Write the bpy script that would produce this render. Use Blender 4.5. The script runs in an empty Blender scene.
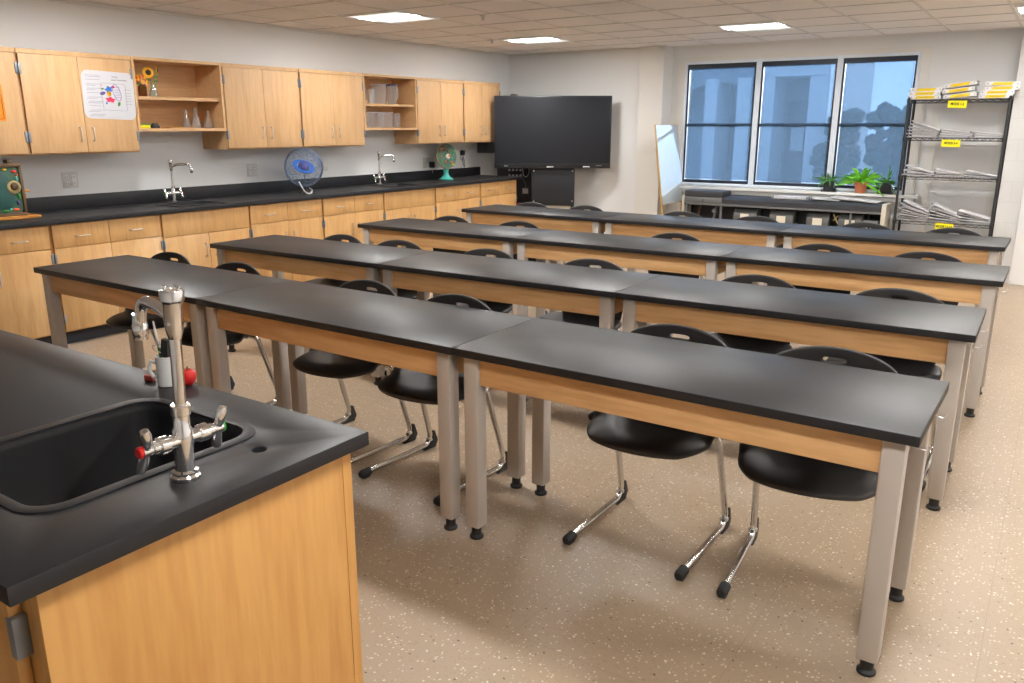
import bpy, bmesh, math, random
from mathutils import Vector, Matrix
R = random.Random(7)
S = bpy.context.scene
COL = S.collection
PI = math.pi

# ------------------------------------------------------------------ helpers
class MB:
    """collects shapes into one mesh object"""
    def __init__(self): self.bm = bmesh.new()
    def _mark(self): self.bm.faces.ensure_lookup_table(); return len(self.bm.faces)
    def _mi(self, n, mi):
        if mi:
            self.bm.faces.ensure_lookup_table()
            for f in self.bm.faces[n:]: f.material_index = mi
    def merge(self, tb, mi=0, mat=None):
        if mat is not None: bmesh.ops.transform(tb, matrix=mat, verts=tb.verts)
        me = bpy.data.meshes.new('t'); tb.to_mesh(me); tb.free()
        n = self._mark(); self.bm.from_mesh(me); bpy.data.meshes.remove(me); self._mi(n, mi)
    def box(self, x0, x1, y0, y1, z0, z1, bev=0.0, mi=0, mat=None, seg=2):
        tb = bmesh.new(); bmesh.ops.create_cube(tb, size=1)
        for v in tb.verts:
            v.co = Vector(((x0+x1)/2+v.co.x*(x1-x0), (y0+y1)/2+v.co.y*(y1-y0), (z0+z1)/2+v.co.z*(z1-z0)))
        if bev: bmesh.ops.bevel(tb, geom=list(tb.edges), offset=bev, segments=seg, affect='EDGES', profile=0.5)
        self.merge(tb, mi, mat); return self
    def ring(self, c, u, v, r, n):
        return [self.bm.verts.new(c + u*(r*math.cos(2*PI*i/n)) + v*(r*math.sin(2*PI*i/n))) for i in range(n)]
    def lathe(self, prof, n=24, o=(0,0,0), axis='z', mi=0, mat=None, caps=True):
        n0 = self._mark(); o = Vector(o)
        A = {'z': (Vector((1,0,0)), Vector((0,1,0)), Vector((0,0,1))),
             'x': (Vector((0,1,0)), Vector((0,0,1)), Vector((1,0,0))),
             'y': (Vector((0,0,1)), Vector((1,0,0)), Vector((0,1,0)))}[axis]
        if mat is not None: A = tuple(mat.to_3x3() @ a for a in A); o = mat @ o
        rs = [self.ring(o + A[2]*z, A[0], A[1], max(r, 1e-5), n) for r, z in prof]
        for a, b in zip(rs, rs[1:]):
            for i in range(n): self.bm.faces.new((a[i], a[(i+1) % n], b[(i+1) % n], b[i]))
        if caps:
            self.bm.faces.new(rs[0][::-1]); self.bm.faces.new(rs[-1])
        self._mi(n0, mi); return self
    def cyl(self, p0, p1, r0, r1=None, n=16, mi=0):
        return self.tube([p0, p1], r0, n, mi=mi, r1=r1)
    def tube(self, pts, r, n=10, closed=False, mi=0, r1=None, caps=True):
        n0 = self._mark(); P = [Vector(p) for p in pts]; m = len(P); rings = []; u = None
        for i, p in enumerate(P):
            if closed: t = (P[(i+1) % m]-P[i-1])
            else: t = (P[min(i+1, m-1)]-P[max(i-1, 0)])
            t.normalize()
            if u is None:
                a = Vector((0,0,1)) if abs(t.z) < .9 else Vector((1,0,0)); u = t.cross(a).normalized()
            else:
                u = (u - t*u.dot(t)).normalized()
            v = t.cross(u); rr = r if r1 is None else r+(r1-r)*i/(m-1)
            if callable(r): rr = r(i/(m-1))
            rings.append(self.ring(p, u, v, rr, n))
        prs = list(zip(rings, rings[1:])) + ([(rings[-1], rings[0])] if closed else [])
        for a, b in prs:
            for i in range(n): self.bm.faces.new((a[i], a[(i+1) % n], b[(i+1) % n], b[i]))
        if not closed and caps: self.bm.faces.new(rings[0][::-1]); self.bm.faces.new(rings[-1])
        self._mi(n0, mi); return self
    def prism(self, pts, d0, d1, plane='xy', mi=0, bev=0.0, mat=None):
        f3 = {'xy': lambda a, b, d: (a, b, d), 'xz': lambda a, b, d: (a, d, b), 'yz': lambda a, b, d: (d, a, b)}[plane]
        tb = bmesh.new()
        A = [tb.verts.new(f3(a, b, d0)) for a, b in pts]; B = [tb.verts.new(f3(a, b, d1)) for a, b in pts]
        tb.faces.new(A); tb.faces.new(B[::-1]); n = len(pts)
        for i in range(n): tb.faces.new((A[i], B[i], B[(i+1) % n], A[(i+1) % n]))
        bmesh.ops.recalc_face_normals(tb, faces=tb.faces)
        if bev:
            es = [e for e in tb.edges if (e.verts[0] in A and e.verts[1] in A) or (e.verts[0] in B and e.verts[1] in B)]
            bmesh.ops.bevel(tb, geom=es, offset=bev, segments=2, affect='EDGES', profile=.5)
        self.merge(tb, mi, mat); return self
    def plate(self, outer, holes, z0, z1, mi=0, bev=0.0):
        """slab with holes: outer and holes are xy loops"""
        tb = bmesh.new(); loops = []
        for lp in [outer]+holes:
            vs = [tb.verts.new((x, y, z1)) for x, y in lp]; es = [tb.edges.new((vs[i], vs[(i+1) % len(vs)])) for i in range(len(vs))]
            loops.append((vs, es))
        bmesh.ops.triangle_fill(tb, use_beauty=True, edges=[e for l in loops for e in l[1]])
        top = list(tb.faces)
        r = bmesh.ops.duplicate(tb, geom=list(tb.verts)+list(tb.edges)+top)
        vm = r['vert_map']
        for v in loops: 
            for a in v[0]: vm[a].co.z = z0
        for f in [g for g in r['geom'] if isinstance(g, bmesh.types.BMFace)]: f.normal_flip()
        for vs, es in loops:
            n = len(vs)
            for i in range(n): tb.faces.new((vs[i], vs[(i+1) % n], vm[vs[(i+1) % n]], vm[vs[i]]))
        bmesh.ops.recalc_face_normals(tb, faces=tb.faces)
        if bev:
            es = [e for e in tb.edges if len(e.link_faces) == 2 and e.calc_face_angle(0) > .8 and abs(e.verts[0].co.z-e.verts[1].co.z) < 1e-6]
            bmesh.ops.bevel(tb, geom=es, offset=bev, segments=2, affect='EDGES', profile=.5)
        self.merge(tb, mi); return self
    def grid(self, fn, nu, nv, mi=0, skip=None, closed_u=False):
        n0 = self._mark()
        V = [[self.bm.verts.new(fn(i/nu, j/nv)) for j in range(nv+1)] for i in range(nu+1)]
        for i in range(nu):
            for j in range(nv):
                if skip and skip(i, j): continue
                self.bm.faces.new((V[i][j], V[i+1][j], V[i+1][j+1], V[i][j+1]))
        self._mi(n0, mi); return self
    def ball(self, c, r, sx=1, sy=1, sz=1, sub=2, mi=0):
        tb = bmesh.new(); bmesh.ops.create_icosphere(tb, subdivisions=sub, radius=r)
        self.merge(tb, mi, Matrix.Translation(c) @ Matrix.Diagonal((sx, sy, sz, 1))); return self
    def build(self, name, mats, parent=None, loc=None, rot=None, smooth=True, ang=38, keep=False):
        bm = self.bm; bm.normal_update()
        if not keep: bmesh.ops.recalc_face_normals(bm, faces=bm.faces)
        if smooth:
            for f in bm.faces: f.smooth = True
            for e in bm.edges:
                if len(e.link_faces) == 2 and e.calc_face_angle(0) > math.radians(ang): e.smooth = False
        me = bpy.data.meshes.new(name); bm.to_mesh(me); bm.free()
        for m in (mats if isinstance(mats, (list, tuple)) else [mats]): me.materials.append(m)
        o = bpy.data.objects.new(name, me); COL.objects.link(o)
        if parent: o.parent = parent
        if loc: o.location = loc
        if rot: o.rotation_euler = rot
        return o

def tag(o, label, cat, group=None, kind=None):
    if label: o['label'] = label
    if cat: o['category'] = cat
    if group: o['group'] = group
    if kind: o['kind'] = kind
    return o
def thing(name, label, cat, loc=(0,0,0), rz=0, group=None, rot=None):
    o = bpy.data.objects.new(name, None); COL.objects.link(o); o.empty_display_size = .1
    o.location = loc; o.rotation_euler = rot or (0, 0, rz)
    return tag(o, label, cat, group)
def struct(o, label=None, cat=None):
    o['kind'] = 'structure'
    if label: o['label'] = label
    if cat: o['category'] = cat
    return o
KIDS = {}
def copy_tree(o, parent=None):
    c = o.copy(); COL.objects.link(c)
    if parent: c.parent = parent
    for ch in o.children: copy_tree(ch, c)
    return c
def place(o, loc, rz=0, label=None, group=None, rot=None):
    c = copy_tree(o); c.location = loc; c.rotation_euler = rot or (0, 0, rz)
    if label: c['label'] = label
    if group: c['group'] = group
    return c
def fillet(pts, r, n=5):
    P = [Vector(p) for p in pts]; out = [P[0]]
    for a, b, c in zip(P, P[1:], P[2:]):
        d0 = (a-b); d1 = (c-b); k = min(r, d0.length*.49, d1.length*.49); s = b+d0.normalized()*k; e = b+d1.normalized()*k
        for i in range(n+1):
            t = i/n; out.append(s*(1-t)**2 + b*2*t*(1-t) + e*t*t)
    out.append(P[-1]); return out
def rrect(x0, x1, y0, y1, r, n=5):
    out = []
    for cx, cy, a0 in ((x1-r, y1-r, 0), (x0+r, y1-r, PI/2), (x0+r, y0+r, PI), (x1-r, y0+r, 1.5*PI)):
        for i in range(n+1):
            a = a0+PI/2*i/n; out.append((cx+r*math.cos(a), cy+r*math.sin(a)))
    return out
def circ(cx, cy, r, n=16): return [(cx+r*math.cos(2*PI*i/n), cy+r*math.sin(2*PI*i/n)) for i in range(n)]
def ordn(i): return ['first', 'second', 'third', 'fourth', 'fifth', 'sixth', 'seventh', 'eighth', 'ninth', 'tenth'][i]
def text_obj(name, body, size, mat, parent, loc, rot, ext=.0006, sx=1):
    cu = bpy.data.curves.new(name, 'FONT'); cu.body = body; cu.size = size; cu.extrude = ext; cu.offset = size*.035; cu.align_x = 'CENTER'; cu.align_y = 'CENTER'
    t = bpy.data.objects.new('tmp', cu); COL.objects.link(t)
    dg = bpy.context.evaluated_depsgraph_get(); me = bpy.data.meshes.new_from_object(t.evaluated_get(dg))
    bpy.data.objects.remove(t); me.name = name; me.materials.clear(); me.materials.append(mat)
    o = bpy.data.objects.new(name, me); COL.objects.link(o); o.parent = parent; o.location = loc; o.rotation_euler = rot; o.scale = (sx, 1, 1)
    return o

# ------------------------------------------------------------------ materials
def newmat(name):
    m = bpy.data.materials.new(name); m.use_nodes = True; nt = m.node_tree
    return m, nt, nt.nodes['Principled BSDF'], nt.links
def srgb(r, g, b):
    f = lambda c: (c/255/12.92) if c/255 <= .04045 else ((c/255+.055)/1.055)**2.4
    return (f(r), f(g), f(b), 1)
def flat(name, col, rough=.5, metal=0, bump=0, bscale=200, spec=.5, var=.0):
    m, nt, b, L = newmat(name)
    b.inputs['Base Color'].default_value = col; b.inputs['Roughness'].default_value = rough; b.inputs['Metallic'].default_value = metal
    b.inputs['Specular IOR Level'].default_value = spec
    tc = nt.nodes.new('ShaderNodeTexCoord'); nz = nt.nodes.new('ShaderNodeTexNoise'); nz.inputs['Scale'].default_value = bscale
    L.new(tc.outputs['Object'], nz.inputs['Vector'])
    if bump:
        bp = nt.nodes.new('ShaderNodeBump'); bp.inputs['Strength'].default_value = bump; bp.inputs['Distance'].default_value = .002
        L.new(nz.outputs['Fac'], bp.inputs['Height']); L.new(bp.outputs['Normal'], b.inputs['Normal'])
    if var:
        hs = nt.nodes.new('ShaderNodeMix'); hs.data_type = 'RGBA'
        hs.inputs['A'].default_value = [c*(1-var) for c in col[:3]]+[1]; hs.inputs['B'].default_value = [min(1, c*(1+var)) for c in col[:3]]+[1]
        L.new(nz.outputs['Fac'], hs.inputs['Factor']); L.new(hs.outputs['Result'], b.inputs['Base Color'])
    return m
def wood(name, c0, c1, axis='z', rough=.52, fig=1.0):
    m, nt, b, L = newmat(name); N = nt.nodes
    tc = N.new('ShaderNodeTexCoord'); mp = N.new('ShaderNodeMapping'); oi = N.new('ShaderNodeObjectInfo')
    sc = {'z': (9, 9, .9), 'x': (.9, 9, 9), 'y': (9, .9, 9)}[axis]; mp.inputs['Scale'].default_value = sc
    add = N.new('ShaderNodeVectorMath'); add.operation = 'MULTIPLY_ADD'; add.inputs[1].default_value = (7.3, 3.1, 5.7)
    L.new(oi.outputs['Random'], add.inputs[0]); L.new(tc.outputs['Object'], add.inputs[2]); L.new(add.outputs[0], mp.inputs['Vector'])
    n1 = N.new('ShaderNodeTexNoise'); n1.inputs['Scale'].default_value = 1.0; n1.inputs['Detail'].default_value = 3; n1.inputs['Distortion'].default_value = .6
    n2 = N.new('ShaderNodeTexNoise'); n2.inputs['Scale'].default_value = 7; n2.inputs['Detail'].default_value = 4
    L.new(mp.outputs[0], n1.inputs['Vector']); L.new(mp.outputs[0], n2.inputs['Vector'])
    w = N.new('ShaderNodeMath'); w.operation = 'MULTIPLY'; w.inputs[1].default_value = 14; L.new(n1.outputs['Fac'], w.inputs[0])
    sn = N.new('ShaderNodeMath'); sn.operation = 'SINE'; L.new(w.outputs[0], sn.inputs[0])
    s2 = N.new('ShaderNodeMath'); s2.operation = 'MULTIPLY_ADD'; s2.inputs[1].default_value = .16*fig; L.new(sn.outputs[0], s2.inputs[0]); L.new(n2.outputs['Fac'], s2.inputs[2])
    rp = N.new('ShaderNodeValToRGB'); rp.color_ramp.elements[0].position = .25; rp.color_ramp.elements[0].color = c0
    rp.color_ramp.elements[1].position = .75; rp.color_ramp.elements[1].color = c1
    L.new(s2.outputs[0], rp.inputs['Fac']); L.new(rp.outputs[0], b.inputs['Base Color']); b.inputs['Roughness'].default_value = rough
    return m
def emit(name, col, st):
    m, nt, b, L = newmat(name); b.inputs['Base Color'].default_value = (.8,.8,.8,1)
    b.inputs['Emission Color'].default_value = col; b.inputs['Emission Strength'].default_value = st
    return m
def thin(name, tint, gl=.12, rough=.03, opaque=.0, ocol=(1,1,1,1), noise=0):
    """thin clear sheet: transparent + fresnel gloss (+ some haze)"""
    m, nt, b, L = newmat(name); N = nt.nodes; N.remove(b); out = N['Material Output']
    tr = N.new('ShaderNodeBsdfTransparent'); tr.inputs[0].default_value = tint
    g = N.new('ShaderNodeBsdfGlossy'); g.inputs['Roughness'].default_value = rough; g.inputs['Color'].default_value = (1,1,1,1)
    lw = N.new('ShaderNodeLayerWeight'); lw.inputs[0].default_value = gl; mx = N.new('ShaderNodeMixShader')
    L.new(lw.outputs['Fresnel'], mx.inputs[0]); L.new(tr.outputs[0], mx.inputs[1]); L.new(g.outputs[0], mx.inputs[2]); last = mx
    if opaque:
        d = N.new('ShaderNodeBsdfDiffuse'); d.inputs[0].default_value = ocol; t = N.new('ShaderNodeBsdfTranslucent'); t.inputs[0].default_value = ocol
        ms = N.new('ShaderNodeMixShader'); ms.inputs[0].default_value = .5; L.new(d.outputs[0], ms.inputs[1]); L.new(t.outputs[0], ms.inputs[2])
        m2 = N.new('ShaderNodeMixShader'); m2.inputs[0].default_value = opaque
        if noise:
            tc = N.new('ShaderNodeTexCoord'); nz = N.new('ShaderNodeTexNoise'); nz.inputs['Scale'].default_value = noise; nz.inputs['Detail'].default_value = 5
            ma = N.new('ShaderNodeMapRange'); ma.inputs['From Min'].default_value = .42; ma.inputs['From Max'].default_value = .62
            ma.inputs['To Min'].default_value = opaque*.35; ma.inputs['To Max'].default_value = min(1, opaque*1.6)
            L.new(tc.outputs['Object'], nz.inputs['Vector']); L.new(nz.outputs['Fac'], ma.inputs[0]); L.new(ma.outputs[0], m2.inputs[0])
        L.new(mx.outputs[0], m2.inputs[1]); L.new(ms.outputs[0], m2.inputs[2]); last = m2
    L.new(last.outputs[0], out.inputs['Surface']); return m

M = {}
M['maple'] = wood('maple', (.56,.305,.105,1), (.66,.385,.15,1), 'z')
M['maple_y'] = wood('maple_horizontal', (.60,.335,.125,1), (.72,.43,.18,1), 'y')
M['maple_up'] = wood('maple_pale', (.56,.335,.155,1), (.64,.40,.20,1), 'z')
M['maple_in'] = wood('maple_inside', (.58,.35,.165,1), (.67,.42,.21,1), 'y')
M['maple_isl'] = wood('maple_honey', (.52,.25,.068,1), (.61,.325,.10,1), 'z', fig=1.2)
M['apron'] = wood('apron_maple', (.62,.345,.14,1), (.78,.48,.225,1), 'x', fig=1.3)
M['black'] = flat('black_epoxy_resin', (.017,.017,.0195,1), .42, bump=.06, bscale=90, spec=.38)
M['sinkblack'] = flat('black_sink_resin', (.008,.008,.009,1), .6, spec=.25)
M['blackedge'] = flat('black_rubber', (.016,.016,.017,1), .55)
M['kick'] = flat('black_toe_kick', (.012,.012,.013,1), .5)
M['grey_leg'] = flat('warm_grey_painted_steel', (.52,.475,.43,1), .42, bump=.05, bscale=400)
M['plastic'] = flat('black_polypropylene', (.042,.041,.043,1), .48, bump=.12, bscale=500)
M['chrome'] = flat('chrome', (.86,.86,.87,1), .12, 1)
M['chrome_soft'] = flat('chrome_tube', (.70,.69,.68,1), .2, 1)
M['nickel'] = flat('brushed_nickel', (.66,.65,.63,1), .32, 1)
M['hinge'] = flat('grey_steel_hinge', (.25,.27,.29,1), .42, .6)
M['wall'] = flat('painted_wall', (.78,.79,.795,1), .85, bump=.05, bscale=300)
M['wallw'] = flat('painted_trim', (.76,.755,.73,1), .75, bump=.03, bscale=300)
M['white'] = flat('white_paint', (.78,.78,.77,1), .5)
M['offwhite'] = flat('offwhite_plastic', (.62,.62,.62,1), .45)
M['sash'] = flat('pale_aluminium', (.74,.82,.92,1), .45)
M['darkframe'] = flat('dark_window_gasket', (.012,.022,.04,1), .45)
M['tvblack'] = flat('screen_bezel', (.012,.014,.018,1), .35)
M['screen'] = flat('switched_off_screen', (.022,.024,.030,1), .55, spec=.2)
M['darkgrey'] = flat('dark_grey_metal', (.04,.042,.047,1), .45)
M['spk'] = flat('slate_grey_plastic', (.075,.08,.095,1), .5)
M['standm'] = flat('black_stand_metal', (.022,.023,.028,1), .5, spec=.3)
M['midgrey'] = flat('grey_metal', (.17,.175,.175,1), .45, .3)
M['hous'] = flat('grey_fan_housing', (.11,.113,.11,1), .5, .2)
M['beige'] = flat('beige_metal', (.60,.55,.46,1), .5)
M['paper'] = flat('white_paper', (.78,.78,.80,1), .7, bscale=60, var=.04)
M['posterw'] = flat('poster_card', (.58,.58,.61,1), .6)
M['pages'] = flat('page_edges', (.55,.54,.56,1), .8, bscale=500, var=.3)
M['yellow'] = flat('yellow_label', (.80,.58,.01,1), .6)
M['yell2'] = flat('bright_yellow_card', (.86,.80,.0,1), .55)
M['ink'] = flat('black_ink', (.01,.01,.015,1), .6)
M['violet_ink'] = flat('violet_ink', (.10,.08,.25,1), .6)
M['grey_ink'] = flat('grey_ink', (.22,.22,.30,1), .6)
M['orange'] = flat('orange_card', (.95,.27,.0,1), .55)
M['red'] = flat('red_plastic', (.62,.02,.02,1), .28)
M['redmat'] = flat('pink_red_plastic', (.70,.03,.10,1), .5)
M['coral'] = flat('coral_rubber', (.60,.10,.08,1), .6)
M['green'] = flat('green_paint', (.03,.25,.03,1), .4)
M['leaf'] = flat('fern_leaf', (.16,.52,.03,1), .5, bscale=30, var=.35)
M['leafd'] = flat('dark_leaf', (.07,.24,.05,1), .5, bscale=30, var=.3)
M['terracotta'] = flat('terracotta', (.45,.14,.06,1), .75, bscale=60, var=.12)
M['potblack'] = flat('black_plastic_pot', (.015,.015,.017,1), .5)
M['soil'] = flat('soil', (.05,.03,.02,1), .9)
M['teal'] = flat('teal_paint', (.06,.42,.37,1), .4)
M['tealdk'] = flat('dark_teal_gel', (.022,.085,.078,1), .3, bscale=14, var=.5)
M['cellface'] = flat('green_cell_face', (.055,.13,.085,1), .5, bscale=22, var=.55)
M['tan'] = flat('tan_plastic', (.42,.33,.15,1), .5)
M['brown'] = flat('brown_plastic', (.13,.075,.035,1), .5)
M['oak'] = wood('orange_wood_base', (.48,.19,.03,1), (.62,.28,.05,1), 'y')
M['blue'] = flat('blue_plastic', (.02,.14,.55,1), .35)
M['bluedk'] = flat('planet_blue', (.07,.07,.28,1), .4, bscale=40, var=.95)
M['cream'] = flat('cream_paint', (.75,.68,.55,1), .5)
M['redspot'] = flat('orange_red_paint', (.70,.10,.02,1), .45)
M['yelspot'] = flat('yellow_paint', (.85,.55,.02,1), .45)
M['petal'] = flat('sunflower_petal', (.90,.45,.01,1), .6, bscale=40, var=.15)
M['seedhead'] = flat('sunflower_centre', (.03,.015,.01,1), .8)
M['petalred'] = flat('red_petal', (.65,.03,.03,1), .6)
M['pink'] = flat('pink_petal', (.75,.35,.28,1), .6)
M['sponge'] = flat('yellow_sponge', (.75,.70,.02,1), .9, bump=.4, bscale=300)
M['mug'] = flat('white_ceramic', (.62,.63,.62,1), .3)
M['brassw'] = flat('pale_wood', (.50,.33,.14,1), .6)
M['boardw'] = flat('whiteboard_face', (.52,.57,.58,1), .4, bscale=8, var=.05)
M['concrete'] = flat('pale_facade', (.62,.66,.70,1), .8, bscale=3, var=.06)
M['facade'] = flat('grey_facade', (.20,.25,.30,1), .8, bscale=3, var=.12)
M['extglass'] = flat('dark_glazing', (.03,.05,.08,1), .2)
M['foliage'] = flat('distant_foliage', (.025,.055,.05,1), .9, bscale=3, var=.5)
M['grass'] = flat('lawn', (.05,.09,.05,1), .9, bscale=4, var=.3)
M['navy'] = flat('navy_plastic', (.03,.04,.10,1), .4)
M['poly'] = thin('clear_plastic', (.95,.95,.95,1), .14, .10, .15, (.95,.95,.96,1))
M['poly2'] = thin('clear_acrylic', (.93,.94,.95,1), .2, .05)
M['glass'] = thin('clear_glass', (.985,.985,.985,1), .3, .10, .10, (1,1,1,1))
M['globe'] = thin('speckled_clear_globe', (.88,.91,.95,1), .10, .08, .17, (.40,.52,.70,1), noise=55)
M['pane'] = thin('window_glass', (.90,.95,1,1), .08, .02)
M['brownglass'] = thin('amber_glass', (.80,.58,.38,1), .15, .05, .3, (.42,.2,.07,1))
M['shade'] = thin('mesh_roller_shade', (.40,.47,.55,1), .02, .5, .22, (.26,.34,.43,1))
M['lens'] = emit('lamp_lens', (1,.985,.96,1), 48)
M['lens2'] = emit('lamp_side_lens', (1,.985,.96,1), .45)

def floor_mat():
    m, nt, b, L = newmat('speckled_floor_tile'); N = nt.nodes
    tc = N.new('ShaderNodeTexCoord'); base = (.50,.375,.255,1)
    nz = N.new('ShaderNodeTexNoise'); nz.inputs['Scale'].default_value = 1.1; nz.inputs['Detail'].default_value = 4; L.new(tc.outputs['Object'], nz.inputs['Vector'])
    mx = N.new('ShaderNodeMix'); mx.data_type = 'RGBA'; mx.inputs['A'].default_value = (.36,.268,.18,1); mx.inputs['B'].default_value = (.43,.33,.232,1)
    L.new(nz.outputs['Fac'], mx.inputs['Factor']); cur = mx.outputs['Result']
    def flecks(scale, thr, col, seedoff, dens):
        nonlocal cur
        mp = N.new('ShaderNodeMapping'); mp.inputs['Location'].default_value = (seedoff, seedoff*.7, 0); L.new(tc.outputs['Object'], mp.inputs['Vector'])
        dn = N.new('ShaderNodeTexNoise'); dn.inputs['Scale'].default_value = scale*1.3; L.new(mp.outputs[0], dn.inputs['Vector'])
        va = N.new('ShaderNodeVectorMath'); va.operation = 'MULTIPLY_ADD'; va.inputs[1].default_value = (.9/scale,)*3
        L.new(dn.outputs['Color'], va.inputs[0]); L.new(mp.outputs[0], va.inputs[2])
        v = N.new('ShaderNodeTexVoronoi'); v.inputs['Scale'].default_value = scale; L.new(va.outputs[0], v.inputs['Vector'])
        lt = N.new('ShaderNodeMath'); lt.operation = 'LESS_THAN'; lt.inputs[1].default_value = thr; L.new(v.outputs['Distance'], lt.inputs[0])
        sx = N.new('ShaderNodeSeparateColor'); L.new(v.outputs['Color'], sx.inputs[0])
        l2 = N.new('ShaderNodeMath'); l2.operation = 'LESS_THAN'; l2.inputs[1].default_value = dens; L.new(sx.outputs[0], l2.inputs[0])
        mu = N.new('ShaderNodeMath'); mu.operation = 'MULTIPLY'; L.new(lt.outputs[0], mu.inputs[0]); L.new(l2.outputs[0], mu.inputs[1])
        f = N.new('ShaderNodeMix'); f.data_type = 'RGBA'; f.inputs['B'].default_value = col; L.new(mu.outputs[0], f.inputs['Factor']); L.new(cur, f.inputs['A']); cur = f.outputs['Result']
    flecks(110, .42, (.35,.255,.17,1), 3.0, .2)
    flecks(85, .30, (.60,.53,.43,1), 0.0, .24)
    flecks(60, .24, (.70,.64,.54,1), 5.0, .14)
    flecks(60, .20, (.10,.06,.04,1), 9.0, .085)
    br = N.new('ShaderNodeTexBrick'); br.offset = 0; br.inputs['Scale'].default_value = 1; br.inputs['Brick Width'].default_value = .61; br.inputs['Row Height'].default_value = .61
    br.inputs['Mortar Size'].default_value = .0014; br.inputs['Color1'].default_value = (0,0,0,1); br.inputs['Color2'].default_value = (0,0,0,1); br.inputs['Mortar'].default_value = (1,1,1,1)
    L.new(tc.outputs['Object'], br.inputs['Vector'])
    f = N.new('ShaderNodeMix'); f.data_type = 'RGBA'; f.inputs['B'].default_value = (.30,.22,.15,1); mm = N.new('ShaderNodeMath'); mm.operation = 'MULTIPLY'; mm.inputs[1].default_value = .6
    L.new(br.outputs['Color'], mm.inputs[0]); L.new(mm.outputs[0], f.inputs['Factor']); L.new(cur, f.inputs['A']); L.new(f.outputs['Result'], b.inputs['Base Color'])
    b.inputs['Roughness'].default_value = .42; return m
M['floor'] = floor_mat()
def ceil_mat():
    m, nt, b, L = newmat('mineral_fibre_tile'); N = nt.nodes; tc = N.new('ShaderNodeTexCoord')
    nz = N.new('ShaderNodeTexNoise'); nz.inputs['Scale'].default_value = 130; nz.inputs['Detail'].default_value = 3; L.new(tc.outputs['Object'], nz.inputs['Vector'])
    rp = N.new('ShaderNodeValToRGB'); rp.color_ramp.elements[0].position = .35; rp.color_ramp.elements[0].color = (.84,.80,.77,1); rp.color_ramp.elements[1].position = .6; rp.color_ramp.elements[1].color = (.90,.865,.84,1)
    L.new(nz.outputs['Fac'], rp.inputs[0]); L.new(rp.outputs[0], b.inputs['Base Color']); b.inputs['Roughness'].default_value = .95; return m
M['ceil'] = ceil_mat()
def block_mat():
    m, nt, b, L = newmat('painted_block'); N = nt.nodes; tc = N.new('ShaderNodeTexCoord'); mp = N.new('ShaderNodeMapping'); mp.inputs['Rotation'].default_value = (PI/2, 0, 0)
    L.new(tc.outputs['Object'], mp.inputs[0]); br = N.new('ShaderNodeTexBrick'); br.inputs['Scale'].default_value = 1; br.inputs['Brick Width'].default_value = .4; br.inputs['Row Height'].default_value = .2
    br.inputs['Mortar Size'].default_value = .004; br.inputs['Color1'].default_value = (.66,.66,.65,1); br.inputs['Color2'].default_value = (.66,.66,.65,1); br.inputs['Mortar'].default_value = (.615,.615,.605,1)
    L.new(mp.outputs[0], br.inputs['Vector']); L.new(br.outputs['Color'], b.inputs['Base Color']); b.inputs['Roughness'].default_value = .7; return m
M['block'] = block_mat()

# ------------------------------------------------------------------ camera
fpx, yaw, pit = 807.394, -.589969, -.261290
Fw = Vector((math.sin(yaw)*math.cos(pit), math.cos(yaw)*math.cos(pit), math.sin(pit)))
Rt = Vector((math.cos(yaw), -math.sin(yaw), 0)); Uv = Rt.cross(Fw)
cam = bpy.data.cameras.new('camera'); cam.sensor_fit = 'HORIZONTAL'; cam.sensor_width = 36; cam.lens = fpx/1024*36; cam.clip_end = 300
co = bpy.data.objects.new('camera', cam); COL.objects.link(co)
co.matrix_world = Matrix(((Rt.x, Uv.x, -Fw.x, 0), (Rt.y, Uv.y, -Fw.y, 0), (Rt.z, Uv.z, -Fw.z, 1.53219), (0, 0, 0, 1)))
S.camera = co

# ------------------------------------------------------------------ room shell
CZ = 2.45; XL = -6.40; XR = 3.4; YF = -2.6; YB = 9.72
struct(MB().box(XL-.2, XR+.2, YF-.2, YB+.2, -.1, 0).build('floor', M['floor'], smooth=False))
struct(MB().box(XL-.2, XR+.2, YF-.2, YB+.2, CZ, CZ+.1).build('ceiling', M['ceil'], smooth=False))
struct(MB().box(XL-.15, XL, YF-.15, YB+.15, 0, CZ).build('wall_left', M['wall'], smooth=False))
struct(MB().box(XR, XR+.15, YF-.15, YB+.15, 0, CZ).build('wall_right', M['wall'], smooth=False))
struct(MB().box(XL, XR, YF-.15, YF, 0, CZ).build('wall_front', M['wall'], smooth=False))
WX0, WX1, WZ0, WZ1 = -3.975, -1.395, .825, 2.27
b = MB()
b.box(XL, -4.30, 9.50, YB+.15, 0, CZ).box(-4.30, WX0, YB, YB+.15, 0, CZ).box(WX1, XR, YB, YB+.15, 0, CZ)
b.box(WX0, WX1, YB, YB+.15, 0, WZ0).box(WX0, WX1, YB, YB+.15, WZ1, CZ)
struct(b.build('wall_back', M['wall'], smooth=False))
struct(MB().box(-4.46, -4.14, 9.44, YB, 0, CZ, .004).build('wall_pillar', M['wallw'], smooth=False))
struct(MB().box(-.50, -.30, 9.42, YB, 0, CZ, .004).build('wall_pilaster', M['block'], smooth=False))
struct(MB().box(-.30, XR, 9.36, YB, 0, CZ, .004).build('wall_return', M['white'], smooth=False))
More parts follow.
